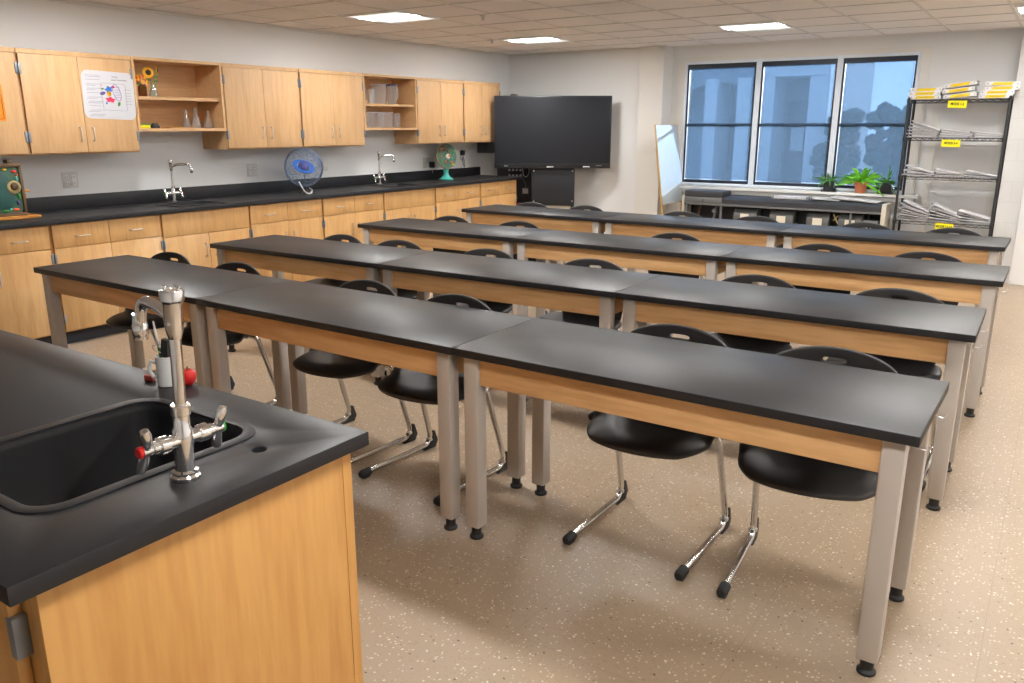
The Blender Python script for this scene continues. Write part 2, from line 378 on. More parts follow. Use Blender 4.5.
# window surround and board behind the rack
b = MB()
for x0, x1, z0, z1 in ((-4.09, WX0, WZ0, 2.325), (WX1, -1.30, WZ0, 2.325), (WX0, WX1, WZ1, 2.325)): b.box(x0, x1, YB-.012, YB, z0, z1)
struct(b.build('trim_1', M['wallw'], smooth=False))
b = MB()
for x0, x1, z0, z1 in ((-1.22, -1.16, .2, 1.72), (-.62, -.56, .2, 1.72), (-1.16, -.62, 1.66, 1.72), (-1.16, -.62, .95, 1.0), (-1.16, -.62, 1.33, 1.36)): b.box(x0, x1, YB-.012, YB, z0, z1)
struct(b.build('trim_2', M['wallw'], smooth=False))
struct(MB().box(-4.05, -1.24, 9.565, YB, .785, .815, .004).box(-4.0, -1.28, 9.60, YB, .74, .785).build('window_sill', M['wallw'], smooth=False))
# ceiling grid
b = MB()
k = -16
while -.53+.61*k < XR:
    x = -.53+.61*k
    if x > XL: b.box(x-.012, x+.012, YF, YB, CZ-.004, CZ)
    k += 1
for k in range(-14, 9):
    y = 5.36+.61*k
    if YF < y < YB: b.box(XL, XR, y-.012, y+.012, CZ-.0045, CZ-.0005)
struct(b.build('ceiling_grid', flat('grey_ceiling_rail', (.72,.69,.66,1), .6), smooth=False))
b = MB().box(XL, XL+.022, YF, YB, CZ-.025, CZ-.005); b.box(XL, -4.46, 9.478, 9.5, CZ-.025, CZ-.005)
struct(b.build('trim_3', M['wallw'], smooth=False))
b = MB().box(-4.14+.002, -.502, YB-.012, YB-.0005, 0, .1); struct(b.build('baseboard_back', M['kick'], smooth=False))

# windows
wd = [(WX0, -3.08), (-3.08, -2.19), (-2.19, WX1)]
for i, (x0, x1) in enumerate(wd):
    f = MB(); y0, y1 = 9.70, 9.80; w = .03
    f.box(x0, x0+w, y0, y1, WZ0, WZ1, .003).box(x1-w, x1, y0, y1, WZ0, WZ1, .003).box(x0+w, x1-w, y0, y1, WZ0, WZ0+.028, .003).box(x0+w, x1-w, y0, y1, WZ1-.03, WZ1, .003)
    fo = struct(f.build('window_%d' % (i+1), M['sash']))
    g = MB(); a, c = x0+w, x1-w; z0, z1 = WZ0+.028, WZ1-.03
    g.box(a, a+.02, y0+.015, y1, z0, z1).box(c-.02, c, y0+.015, y1, z0, z1).box(a+.02, c-.02, y0+.015, y1, z0, z0+.035).box(a+.02, c-.02, y0+.015, y1, z1-.05, z1)
    g.build('gasket', M['darkframe'], fo, smooth=False)
    MB().box(a+.02, c-.02, 9.765, 9.785, 1.525, 1.56).build('meeting_rail', M['darkframe'], fo, smooth=False)
    MB().box(a+.02, c-.02, 9.757, 9.765, 1.534, 1.545).build('rail_edge', M['sash'], fo, smooth=False)
    MB().box(a+.02, c-.02, 9.788, 9.792, z0+.035, z1-.05).build('glass_pane', M['pane'], fo, smooth=False)
    MB().box(a+.025, c-.025, 9.742, 9.744, z0+.045, z1-.05).build('roller_shade', M['shade'], fo, smooth=False)

# ceiling lights
def troffer(x, y, label):
    t = thing('ceiling_light', label, 'ceiling light', (x, y, CZ), group='recessed square ceiling lights')
    f = MB(); h = .295
    for a in ((-h, h, -h, -h+.02), (-h, h, h-.02, h), (-h, -h+.02, -h+.02, h-.02), (h-.02, h, -h+.02, h-.02)): f.box(*a, -.014, -.001)
    f.build('frame', M['white'], t, smooth=False)
    MB().box(-h+.02, h-.02, -.13, .07, -.010, -.003).build('lens', M['lens'], t, smooth=False)
    MB().box(-h+.02, h-.02, -h+.02, -.13, -.009, -.003).box(-h+.02, h-.02, .07, h-.02, -.009, -.003).build('side_lens', M['lens2'], t, smooth=False)
    return t
t0 = troffer(-5.04, 5.665, 'square ceiling light nearest the camera, above the wall cabinets')
LB = {(-5.04, 8.0): 'square ceiling light above the big screen', (-2.64, 8.11): 'square ceiling light in front of the window', (-.215, 8.18): 'square ceiling light cut by the right edge, above the rack'}
for x in (-5.10, -2.66, -.22, 2.2):
    for y in (8.105, 5.665, 3.225, .785, -1.655):
        if (x == -5.10 and y == 5.665) or y < 0 or (y < 1 and x < -1): continue
        xx, yy = {(-5.10, 8.105): (-5.04, 8.0), (-2.66, 8.105): (-2.64, 8.11), (-.22, 8.105): (-.215, 8.18), (-2.66, 5.665): (-2.66, 5.53)}.get((x, y), (x, y))
        place(t0, (xx, yy, CZ), 0, LB.get((xx, yy), 'square ceiling light outside the picture'))
sp = MB().lathe([(.03, 0), (.03, -.006), (.012, -.01), (.012, -.035), (.02, -.037), (.02, -.04)], 12).build('ceiling_sprinkler', M['nickel'], loc=(-4.35, 6.05, CZ)); tag(sp, 'small ceiling sprinkler right of the nearest ceiling light', 'sprinkler')
c = sp.copy(); COL.objects.link(c); c.location = (-5.45, 7.75, CZ); c['label'] = 'small ceiling sprinkler left of the light above the screen'

# ------------------------------------------------------------------ student tables
XY = [(-4.751, 2.241, -.0108, (0, 1.497, 3.010, 4.546)), (-4.739, 3.393, .0133, (0, 1.496, 3.034, 4.555)),
      (-4.707, 4.769, .0039, (0, 1.504, 3.036, 4.535)), (-4.755, 6.226, -.0076, (0, 1.509, 3.031, 4.511))]
TW, TH = .566, .76
ROWN = ['nearest', 'second', 'third', 'farthest']; SIDE = ['left', 'middle', 'right']
def table(L, loc, rz, label):
    t = thing('student_table', label, 'table', loc, rz, 'black-topped student tables'); h = L/2-.0015
    MB().box(-h, h, 0, TW, TH-.03, TH, .003).build('tabletop', M['black'], t)
    lx, ly0, ly1 = h-.062, .0535, TW-.0535; r = .03
    for ya, yb in ((ly0-.012, ly0+.010), (ly1-.010, ly1+.012)): MB().box(-lx+r, lx-r, ya, yb, .622, TH-.03, .002).build('apron', M['apron'], t)
    for xa, xb in ((-lx-.010, -lx+.012), (lx-.012, lx+.010)): MB().box(xa, xb, ly0+r, ly1-r, .622, TH-.03, .002).build('end_apron', M['maple_y'], t)
    for sx in (-1, 1):
        for y in (ly0, ly1):
            l = MB().box(sx*lx-r, sx*lx+r, y-r, y+r, .052, TH-.03, .006).build('leg', M['grey_leg'], t)
            MB().lathe([(.024, 0), (.027, .003), (.027, .010), (.019, .018), (.019, .052)], 16, (sx*lx, y, 0)).build('levelling_foot', M['blackedge'], l)
    for y in (.10, TW-.16):
        MB().tube(fillet([(h-.05, y, .695), (h+.014, y, .690), (h+.020, y, .703)], .008), .0022, 6).build('bag_hook', M['nickel'], t)
    return t
for r, (x, y, a, xs) in enumerate(XY):
    for k in range(3):
        m = (xs[k]+xs[k+1])/2; ca, sa = math.cos(a), math.sin(a)
        table(xs[k+1]-xs[k], (x+m*ca, y+m*sa, 0), a, '%s table of the %s row, black top on grey legs with a maple apron' % (SIDE[k], ROWN[r] if r != 1 else 'second'))

# ------------------------------------------------------------------ chairs
def chair():
    t = thing('school_chair', '', 'chair', group='black cantilever chairs')
    def seat_fn(u, v):
        s = 2*u-1; q = 2*v-1      # disc mapping: round front, boxier rear
        if q < 0: x = s*math.sqrt(1-.47*q*q)*.246; yy = .02+q*math.sqrt(1-.47*s*s)*.228
        else: x = s*math.sqrt(1-.36*q**4)*.246; yy = .02+q*.165*math.sqrt(1-.10*s*s)
        rr = math.hypot(x/.246, (yy-.02)/.228)
        z = .462-.014*(1-s*s)*(1-q*q)+.010*max(0, q)
        if q < 0: z -= .038*max(0, rr-.60)**2/.16
        return (x-.016, yy-.002, z)
    m = MB().grid(seat_fn, 18, 18); st = m.build('seat', M['plastic'], t, ang=80)
    so = st.modifiers.new('solid', 'SOLIDIFY'); so.thickness = .024; so.offset = -1; sb = st.modifiers.new('sub', 'SUBSURF'); sb.levels = 1; sb.render_levels = 1
    def back_fn(u, v):
        s = 2*u-1; ztop = .7095+.0875*math.sqrt(max(0, 1-.985*s*s)); z = .452+(ztop-.452)*v
        h = (z-.44)/.36; hw = .185+.03*math.sin(min(1, h*1.25)*PI/2)
        yb = .185+.028*h+.02*math.sin(h*PI)
        return (s*hw, yb-.045*s*s*(.35+.65*h), z)
    m = MB().grid(back_fn, 22, 26, skip=lambda i, j: j == 22 and 9 <= i <= 12); bo = m.build('backrest', M['plastic'], t, ang=80)
    so = bo.modifiers.new('solid', 'SOLIDIFY'); so.thickness = .012; so.offset = 0; sb = bo.modifiers.new('sub', 'SUBSURF'); sb.levels = 1; sb.render_levels = 1
    b = MB()
    for sx in (-1, 1):
        b.box(sx*.155-.012, sx*.155+.012, -.03, .17, .414, .440, .004)
    b.box(-.15, .15, .02, .05, .417, .435, .003); b.build('seat_bracket', M['darkgrey'], t)
    b = MB()
    for sx in (-1, 1):
        for k in range(5): b.lathe([(.006, 0), (.006, .003), (.003, .005)], 8, (sx*.167, -.015+k*.042, .427), 'x' , mat=None)
    b.build('rivets', M['nickel'], t)
    for sx in (-1, 1):
        p = fillet([(sx*.225, -.225, .022), (sx*.225, .195, .022), (sx*.225, .225, .06), (sx*.212, .115, .420), (sx*.12, .09, .414)], .035, 6)
        l = MB().tube(p, .0125, 12).build('leg', M['chrome_soft'], t)
        c = MB().tube([(sx*.225, -.245, .021), (sx*.225, -.236, .021), (sx*.225, -.19, .022)], lambda q: .013+.006*min(1, q*6), 12)
        c.box(sx*.225-.014, sx*.225+.014, -.236, -.196, 0, .02, .004); c.build('foot_cap', M['blackedge'], l)
        hb = MB().prism([(.165, .004), (.17, .0), (.245, 0), (.262, .03), (.243, .085), (.229, .088), (.225, .05), (.19, .008)], sx*.225-.0135, sx*.225+.0135, 'yz', bev=.003)
        hb.build('heel_block', M['blackedge'], l)
        MB().lathe([(.008, -.016), (.008, .016)], 10, (sx*.225, .212, .048), 'x').build('bolt', M['nickel'], l)
    MB().cyl((-.16, .09, .414), (.16, .09, .414), .0115, n=10).build('cross_tube', M['chrome_soft'], t)
    return t
ch0 = chair()
CH = [[-4.388, -3.744, -2.776, -2.184, -1.134, -.545], [-4.125, -3.60, -2.882, -2.15, -1.212, -.55], [-4.232, -3.545, -2.22, -1.212, -.604], [-4.35, -3.734, -2.758, -2.088, -1.23, -.614]]
ROT = [[.0, .0, -.06, -.05, .0, .09], [-.02, .02, 0, .02, 0, .02], [0, .02, 0, .01, 0], [.02, 0, 0, .02, 0, 0]]
DY = [[.0, -.01, .01, -.02, 0, .005], [.0]*6, [0]*5, [0]*6]
first = True
for r in range(4):
    x, y, a, xs = XY[r]; n = len(CH[r])
    for i, cx in enumerate(CH[r]):
        loc = (cx, y+a*(cx-x)+.435+DY[r][i], 0); who = ordn(i) + ' from the left'
        if i == n-1: who = 'rightmost'
        if i == 0: who = 'leftmost'
        lab = '%s black plastic chair tucked behind the %s table row' % (who, ROWN[r])
        if first: o = ch0; o.location = loc; o.rotation_euler.z = ROT[r][i]; o['label'] = lab; first = False
        else: place(ch0, loc, ROT[r][i], lab)

# ------------------------------------------------------------------ island (teacher demonstration bench)
IT = .914; IX0, IX1, IY0, IY1 = -4.3, -1.132, .434, 1.150
isl = thing('demonstration_bench', 'maple demonstration bench with a black sink top in the near left corner', 'lab bench', (-2.7, .79, 0))
def I(o): o.location = Vector(o.location)-Vector((-2.7, .79, 0)); return o
SX0, SX1, SY0, SY1 = -1.705, -1.325, .572, 1.015
top = MB().plate([(IX0, IY0), (IX1, IY0), (IX1, IY1), (IX0, IY1)], [rrect(SX0, SX1, SY0, SY1, .055, 7), circ(-1.243, .958, .015, 16)], IT-.032, IT, bev=.003)
I(top.build('worktop', M['black'], isl))
s = MB(); bt = MB()
rim = MB().plate(rrect(SX0-.024, SX1+.024, SY0-.020, SY1+.020, .072, 7), [rrect(SX0+.002, SX1-.002, SY0+.002, SY1-.002, .054, 7)], IT-.002, IT+.0028, bev=.0014)
I(rim.build('sink_rim', M['black'], isl))
loops = [rrect(SX0+.001, SX1-.001, SY0+.001, SY1-.001, .055, 7), rrect(SX0+.006, SX1-.006, SY0+.006, SY1-.006, .052, 7), rrect(SX0+.02, SX1-.02, SY0+.02, SY1-.02, .05, 7), rrect(SX0+.05, SX1-.05, SY0+.05, SY1-.05, .04, 7)]
bm = s.bm; rings = [[bm.verts.new((x, y, z)) for x, y in lp] for lp, z in zip(loops, (IT-.001, IT-.02, IT-.21, IT-.235))]
for A, B in zip(rings, rings[1:]):
    n = len(A)
    for i in range(n): bm.faces.new((A[i], A[(i+1) % n], B[(i+1) % n], B[i]))
bm.faces.new(rings[-1]); sk = I(s.build('sink_basin', M['sinkblack'], isl, ang=60))
so = sk.modifiers.new('solid', 'SOLIDIFY'); so.thickness = .006; so.offset = 1
I(MB().lathe([(.03, 0), (.03, .004), (.02, .004), (.018, .001)], 18, (-1.51, .79, IT-.235)).build('drain', M['nickel'], isl))
b = MB().box(IX0+.03, IX1-.045, IY0+.05, IY1-.03, .10, .66, 0).box(IX0+.03, SX0-.05, IY0+.05, IY1-.03, .66, IT-.032); b.box(SX0-.05, IX1-.045, IY0+.05, IY0+.08, .66, IT-.032).box(SX0-.05, IX1-.045, IY1-.06, IY1-.03, .66, IT-.032)
I(b.build('carcass', M['maple_isl'], isl))
I(MB().box(IX1-.045, IX1-.023, IY0+.045, IY1-.034, 0.0, IT-.032, .0015).build('end_panel', M['maple_isl'], isl))
I(MB().box(IX1-.0232, IX1-.0215, IY1-.058, IY1-.034, 0.0, IT-.033).build('edge_band', M['maple_isl'], isl))
I(MB().box(IX0+.05, IX1-.05, IY0+.10, IY1-.05, 0, .10).build('toe_kick', M['kick'], isl))
x = IX1-.085
for k in range(3):
    d = I(MB().box(x-.50, x, IY0+.028, IY0+.048, .115, IT-.04, .002).build('door', M['maple_isl'], isl))
    MB().tube(fillet([(x-.05, IY0+.03, .55), (x-.05, IY0+.0, .55), (x-.05, IY0+.0, .66), (x-.05, IY0+.03, .66)], .012), .004, 8).build('handle', M['nickel'], d)
    for z in (.20, .75): MB().box(x-.008, x+.012, IY0+.026, IY0+.05, z, z+.07, .002).build('hinge', M['hinge'], d)
    x -= .51

# ------------------------------------------------------------------ faucets
def faucet(label, loc, rz, spout=.092, group='chrome lab faucets', turn=0):
    t = thing('lab_faucet', label, 'faucet', loc, rz, group)
    MB().lathe([(.026, 0), (.027, .003), (.027, .008), (.0235, .012), (.0235, .016), (.0175, .019), (.0165, .05), (.018, .072), (.018, .094), (.0145, .100), (.0145, .122), (.0175, .124), (.0175, .140), (.0155, .142)], 24).build('body', M['chrome'], t)
    MB().lathe([(.0105, .138), (.0105, .285)], 18).build('column', M['chrome'], t)
    v = MB().lathe([(.011, .262), (.0145, .275), (.0160, .290), (.0165, .324), (.018, .327), (.0205, .330), (.0208, .344), (.0195, .348), (.005, .350)], 24)
    for k in range(4):
        a = k*PI/2+.5; v.lathe([(.0035, .348), (.0035, .3525), (.002, .3535)], 8, (.0125*math.cos(a), .0125*math.sin(a), 0))
    v.build('vacuum_breaker', M['chrome'], t)
    p = fillet([(-.012, 0, .300), (-.04, 0, .312), (-spout, 0, .318), (-spout-.010, 0, .27)], .03, 7)
    sp = MB().tube(p, .0105, 14).build('spout', M['chrome'], t, rot=(0, 0, turn))
    MB().lathe([(.0122, .290), (.0125, .272), (.0138, .270), (.0138, .252), (.0125, .250), (.0125, .243)][::-1], 16, (-spout-.011, 0, 0)).build('aerator', M['chrome'], sp)
    for s_, cap in ((-1, 'red'), (1, 'green')):
        v = MB().lathe([(.013, s_*.010), (.0125, s_*.030), (.0165, s_*.032), (.0165, s_*.048), (.012, s_*.050), (.012, s_*.060), (.0075, s_*.062), (.0075, s_*.068)], 18, (0, 0, .076), 'y').build('valve', M['chrome'], t)
        m = MB(); y = s_*.073
        for d in (-1, 1):
            m.tube([(0, y, .076), (d*.006, y, .076+d*.016), (d*.011, y+s_*.004, .076+d*.034), (d*.012, y+s_*.006, .076+d*.042)], lambda q: .0075+.003*math.sin(q*PI), 10)
        m.lathe([(.010, s_*.062), (.011, s_*.070), (.011, s_*.080)], 14, (0, 0, .076), 'y')
        h = m.build('lever_handle', M['chrome'], t)
        MB().lathe([(.0105, s_*.080), (.0105, s_*.085), (.008, s_*.087)], 14, (0, 0, .076), 'y').build('index_cap', M[cap], h)
    return t
fau = faucet('large chrome lab faucet on the near black worktop beside the sink', (-1.244, .794, IT+.0004), 0)
fau.rotation_euler = (-.018, .028, 0)

# items on the bench
mg = MB(); mg.lathe([(.019, 0), (.021, .002), (.021, .066), (.019, .067), (.0185, .064), (.0185, .006), (.001, .005)], 24)
t = thing('coffee_mug', 'small white mug holding a brush, behind the near faucet', 'mug', (-1.762, 1.107, IT), .62); t.scale = (1.18, 1.18, 1.12)
mg.build('cup', M['mug'], t)
MB().tube([(-.020, 0, .050), (-.031, 0, .054), (-.036, 0, .042), (-.035, 0, .028), (-.028, 0, .018), (-.020, 0, .018)], .0042, 10).build('handle', M['mug'], t)
b = thing('paint_brush', 'grey-handled paint brush with green bristles standing in the white mug', 'brush', (-1.770, 1.105, IT+.0072), 0)
MB().tube([(.004, 0, .0), (-.008, 0, .062), (-.012, 0, .085)], .0035, 8, r1=.004).build('bristles', M['green'], b)
MB().tube([(-.012, 0, .085), (-.020, 0, .122), (-.024, 0, .150)], .0042, 8, r1=.002).build('handle', M['nickel'], b)
tag(MB().tube([(0, 0, 0), (.010, 0, .085)], .006, 8, r1=.003).build('wooden_stick', M['brassw'], loc=(-1.758, 1.113, IT+.0072)), 'short pale wooden stick in the white mug', 'stick')
b = thing('binder_clip', 'black binder clip with wire arms gripped on the rim of the mug', 'clip', (-1.750, 1.103, IT+.095), .2)
MB().prism([(-.012, -.022), (.012, -.022), (.009, .024), (-.009, .024)], -.007, .007, 'xz', bev=.001, mat=Matrix.Rotation(.15, 4, 'Y')).build('body', M['blackedge'], b)
for s_ in (-1, 1):
    MB().tube(fillet([(-.010, s_*.007, -.01), (-.030, s_*.010, -.004), (-.034, s_*.010, .006), (-.010, s_*.007, .012)], .008), .0012, 6).build('wire_arm', M['nickel'], b)
a = thing('apple', 'shiny red apple behind the near faucet column', 'apple', (-1.720, 1.132, IT))
MB().lathe([(.001, .004), (.008, .0), (.016, .006), (.021, .018), (.022, .027), (.018, .036), (.010, .040), (.003, .036)], 24).build('fruit', M['red'], a)
MB().tube([(0, 0, .036), (.002, 0, .043), (.005, 0, .048)], .0016, 6).build('stem', M['brown'], a)
MB().prism([(-.002, 0), (-.012, .005), (-.020, .003), (-.010, -.004)], .038, .0392).build('leaf', M['leafd'], a)
tag(MB().box(-.013, .013, -.006, .006, 0, .016, .002).build('eraser', M['coral'], loc=(-1.826, 1.098, IT), rot=(0, 0, .3)), 'red eraser block left of the white mug', 'eraser')
tag(MB().ball((0, 0, .009), .010, 1, 1, .9, 2).build('yellow_bead', M['yelspot'], loc=(-1.822, 1.128, IT)), 'tiny yellow ball behind the mug handle', 'ball')

# ------------------------------------------------------------------ left wall: base cabinets + worktop
CT = .905
BY = [2.023, 2.863, 3.703, 4.540, 5.382, 6.226, 7.062, 7.912, 8.70]
BX = -5.75
def bar_handle(p0, p1, out, r=.0042):
    a, c, o = Vector(p0), Vector(p1), Vector(out)
    return MB().tube(fillet([a, a+o, c+o, c], .012, 4), r, 8)
BN = ['maple base cabinet cut off by the left edge, below the cell model', 'maple base cabinet left of the first sink cabinet, two drawers over doors', 'maple sink cabinet with a plain front under the left wall faucet',
      'maple base cabinet right of the first sink, below the clear globe', 'maple base cabinet just left of the second sink cabinet', 'maple sink cabinet with a plain front under the right wall faucet',
      'maple base cabinet below the round model on a teal foot', 'last maple base cabinet, at the screen end of the worktop']
for i in range(8):
    y0, y1 = BY[i]+.002, BY[i+1]-.002; ym = (y0+y1)/2; sink = i in (2, 5)
    t = thing('base_cabinet', BN[i], 'cabinet', (BX, ym, 0), group='maple base cabinets along the left wall'); w = (y1-y0)/2
    b = MB().box(XL+.02-BX, -.022, -w, w, .10, .66 if sink else CT-.032)
    if sink: b.box(-.06, -.022, -w, w, .66, CT-.032).box(XL+.02-BX, XL+.05-BX, -w, w, .66, CT-.032)
    b.build('carcass', M['maple'], t, smooth=False)
    MB().box(XL+.02-BX, -.08, -w, w, 0, .10).build('toe_kick', M['kick'], t, smooth=False)
    e = .0095
    if sink: MB().box(-.02, 0, -w+e, w-e, .688, .866, .0015).build('false_front', M['maple'], t)
    else:
        for s_ in (-1, 1):
            ya, yb = (-w+e, -.0015) if s_ < 0 else (.0015, w-e)
            d = MB().box(-.02, 0, ya, yb, .706, .866, .0015).build('drawer', M['maple'], t); c = (ya+yb)/2
            bar_handle((0, c-.048, .778), (0, c+.048, .778), (.027, 0, 0)).build('handle', M['nickel'], d)
    for s_ in (-1, 1):
        ya, yb = (-w+e, -.0015) if s_ < 0 else (.0015, w-e)
        d = MB().box(-.02, 0, ya, yb, .112, .684 if sink else .702, .0015).build('door', M['maple'], t)
        bar_handle((0, s_*.045, .50), (0, s_*.045, .60), (.027, 0, 0)).build('handle', M['nickel'], d)
        for z in (.17, .60):
            yc = s_*(w-e*.5-.005); MB().box(-.018, .006, yc-.0075, yc+.0075, z, z+.065, .002).build('hinge', M['hinge'], d)
# worktop with two sink holes
s1 = (-6.13, -5.84, 3.93, 4.36); s2 = (-6.13, -5.84, 6.46, 6.88)
wt = MB().plate([(XL+.002, .9), (-5.722, .9), (-5.722, 8.80), (XL+.002, 8.80)], [rrect(*s1, .05), rrect(*s2, .05)], CT-.032, CT, bev=.003)
w = wt.build('worktop', M['black']); tag(w, 'long black worktop running along the left wall', 'worktop')
tag(MB().box(XL+.0015, XL+.021, .9, 8.78, CT, CT+.105, .002).build('backsplash', M['black']), 'low black backsplash at the back of the long wall worktop', 'backsplash')
for (xa, xb, ya, yb), lab in ((s1, 'black drop-in sink under the left wall faucet'), (s2, 'black drop-in sink under the right wall faucet')):
    c = ((xa+xb)/2, (ya+yb)/2); hx, hy = (xb-xa)/2, (yb-ya)/2
    t = thing('drop_in_sink', lab, 'sink', (c[0], c[1], CT), group='sinks in the long worktop')
    MB().plate(rrect(-hx-.025, hx+.025, -hy-.025, hy+.025, .06), [rrect(-hx+.004, hx-.004, -hy+.004, hy-.004, .046)], .0003, .007, bev=.002).build('rim', M['black'], t)
    m = MB(); bm = m.bm; rg = [[bm.verts.new((x, y, z)) for x, y in rrect(-hx+k, hx-k, -hy+k, hy-k, .045)] for k, z in ((.004, .004), (.008, -.16), (.04, -.18))]
    for A, B in zip(rg, rg[1:]):
        n = len(A)
        for i in range(n): bm.faces.new((A[i], A[(i+1) % n], B[(i+1) % n], B[i]))
    bm.faces.new(rg[-1]); so = m.build('basin', M['black'], t, ang=60).modifiers.new('solid', 'SOLIDIFY'); so.thickness = .003; so.offset = 0
fw = faucet('chrome lab faucet at the left sink of the wall worktop', (-6.20, 4.14, CT), PI, .15, turn=.75)
place(fw, (-6.20, 6.66, CT), PI, 'chrome lab faucet at the right sink of the wall worktop')

# ------------------------------------------------------------------ wall cabinets
UY = [2.115, 2.955, 3.796, 4.614, 5.466, 6.314, 7.148, 8.004, 8.764]; UX = -6.05; UZ0, UZ1 = 1.331, 2.045
UN = ['maple wall cabinet with the orange notice, cut off by the left edge', 'maple wall cabinet with the cell poster on its right door', None, 'maple wall cabinet right of the shelf holding sunflowers and flasks',
      'maple wall cabinet left of the shelf of clear plastic jugs', None, 'maple wall cabinet right of the shelf of clear plastic jugs', 'last maple wall cabinet, partly behind the big screen']
for i in range(8):
    y0, y1 = UY[i]+.0015, UY[i+1]-.0015; ym = (y0+y1)/2; w = (y1-y0)/2; D = XL-UX+.001
    if UN[i]:
        t = thing('wall_cabinet', UN[i], 'cabinet', (UX, ym, UZ0), group='maple wall cabinets'); H = UZ1-UZ0
        MB().box(D, -.021, -w, w, 0, H, .001).build('carcass', M['maple_up'], t, smooth=False)
        MB().box(-.021, -.001, -w, w, H-.03, H, .001).build('top_rail', M['maple_up'], t, smooth=False)
        for s_ in (-1, 1):
            e = .009; ya, yb = (-w+e, -.0015) if s_ < 0 else (.0015, w-e)
            d = MB().box(-.02, 0, ya, yb, .012, H-.032, .0015).build('door', M['maple_up'], t)
            bar_handle((0, s_*.048, .092), (0, s_*.048, .188), (.027, 0, 0)).build('handle', M['nickel'], d)
            for z in (.085, .545):
                yc = s_*(w-e*.5-.005); MB().box(-.018, .007, yc-.009, yc+.009, z, z+.075, .002).build('hinge', M['hinge'], d)
    else:
        Z0 = 1.487
        t = thing('open_shelf_cabinet', 'open maple shelf unit with sunflowers and glass flasks' if i == 2 else 'open maple shelf unit holding clear plastic jugs', 'shelf unit', (UX, ym, Z0), group='open maple shelf units'); H = UZ1-Z0
        b = MB().box(D, 0, -w, -w+.02, 0, H).box(D, 0, w-.02, w, 0, H).box(D, 0, -w+.02, w-.02, H-.022, H).box(D, D+.012, -w+.02, w-.02, .024, H-.022).box(D, 0, -w+.02, w-.02, 0, .024, .001)
        b.build('carcass', M['maple_in'], t, smooth=False)
        MB().box(D+.013, -.03, -w+.021, w-.021, .243, .267, .001).build('shelf', M['maple_in'], t, smooth=False)

ZL, ZM = 1.487+.024, 1.487+.267     # shelf tops
# --- left open unit contents
def flask(label, loc, h=.13, r=.042):
    t = thing('conical_flask', label, 'flask', loc, group='clear glass flasks on the open shelf')
    MB().lathe([(r*.92, .001), (r, .006), (r*.98, .014), (.014, h*.70), (.013, h*.98), (.016, h), (.0115, h-.001), (.0115, h*.70), (r*.93, .016), (r*.90, .004)], 20, caps=False).build('glass_body', M['glass'], t)
    MB().lathe([(r*.9, .001), (r*.9, .003)], 20).build('base', M['glass'], t)
    return t
fl = flask('tall clear flask, left one of three on the lower shelf', (-6.22, 4.345, ZL), .15, .034)
fl2 = flask('clear flask in the middle of three on the lower shelf', (-6.20, 4.425, ZL), .165, .042)
fl3 = flask('shorter clear flask, right one of three on the lower shelf', (-6.17, 4.525, ZL), .145, .042)
tag(MB().box(-.05, .05, -.12, .12, 0, .007, .002).build('wooden_tray', M['oak'], loc=(-6.13, 4.20, ZL+.0005), rot=(0, 0, .05)), 'thin brown wooden slat lying left of the flasks', 'tray')
s = thing('sponge', 'yellow and green sponge at the left end of the lower shelf', 'sponge', (-6.14, 3.89, ZL+.0008))
MB().box(-.03, .03, -.05, .05, 0, .024, .005).build('foam', M['sponge'], s); MB().box(-.03, .03, -.05, .05, .0245, .034, .003).build('scouring_pad', M['leafd'], s)
s = thing('tape_dispenser', 'small black tape dispenser beside the sponge', 'tape dispenser', (-6.15, 4.005, ZL+.0008))
MB().prism([(-.03, 0), (.03, 0), (.032, .02), (.018, .022), (.01, .04), (-.015, .04), (-.032, .02)], -.018, .018, 'yz', bev=.003).build('body', M['blackedge'], s)
MB().lathe([(.018, -.01), (.018, .01)], 16, (.019, -.003, .022), 'x').build('roll', M['darkgrey'], s)
def flower(parent, base, head, tilt, r, petal, centre, n=16):
    b = Vector(base); h = Vector(head)
    MB().tube([b, (b+h)/2+Vector((0, .004, 0)), h], .0035, 7).build('stem', M['leafd'], parent)
    m = MB(); q = Matrix.Translation(h) @ Matrix.Rotation(tilt[1], 4, 'Z') @ Matrix.Rotation(tilt[0], 4, 'Y')
    for k in range(n):
        a = 2*PI*k/n; Q = q @ Matrix.Rotation(a, 4, 'Z')
        P = [Q @ Vector(v) for v in ((r*.35, -r*.1, .002), (r*.75, -r*.17, .006), (r, 0, .0), (r*.75, r*.17, .006), (r*.35, r*.1, .002))]
        m.bm.faces.new([m.bm.verts.new(p) for p in P])
    f = m.build('petals', M[petal], parent, smooth=False, keep=True); so = f.modifiers.new('solid', 'SOLIDIFY'); so.thickness = .002
    MB().lathe([(r*.46, 0), (r*.45, .007), (r*.25, .012), (.001, .012)], 16, mat=q).build('flower_centre', M[centre], parent)
t = thing('sunflower_flask', 'two yellow sunflowers standing in a small clear flask on the upper shelf', 'flowers', (-6.17, 4.035, ZM))
MB().lathe([(.038, .001), (.040, .006), (.012, .085), (.012, .105), (.015, .107), (.0105, .105), (.0105, .085), (.036, .006)], 18, caps=False).build('flask', M['glass'], t)
flower(t, (0, -.004, .006), (.02, -.04, .185), (1.35, -.35), .048, 'petal', 'seedhead', 18)
flower(t, (0, .004, .006), (.005, .045, .205), (1.5, .9), .046, 'petal', 'seedhead', 18)
for (y, z, s_) in ((.02, .12, 1), (-.012, .13, -1), (.03, .155, 1)):
    MB().prism([(0, 0), (s_*.02, .012), (s_*.045, .006), (s_*.022, -.008)], -.001, .001, 'yz').build('leaf', M['leafd'], t, loc=(0, y*.5, z))
t = thing('flower_vase', 'brown glass vase of red and yellow flowers beside the poster', 'vase', (-6.15, 3.93, ZM))
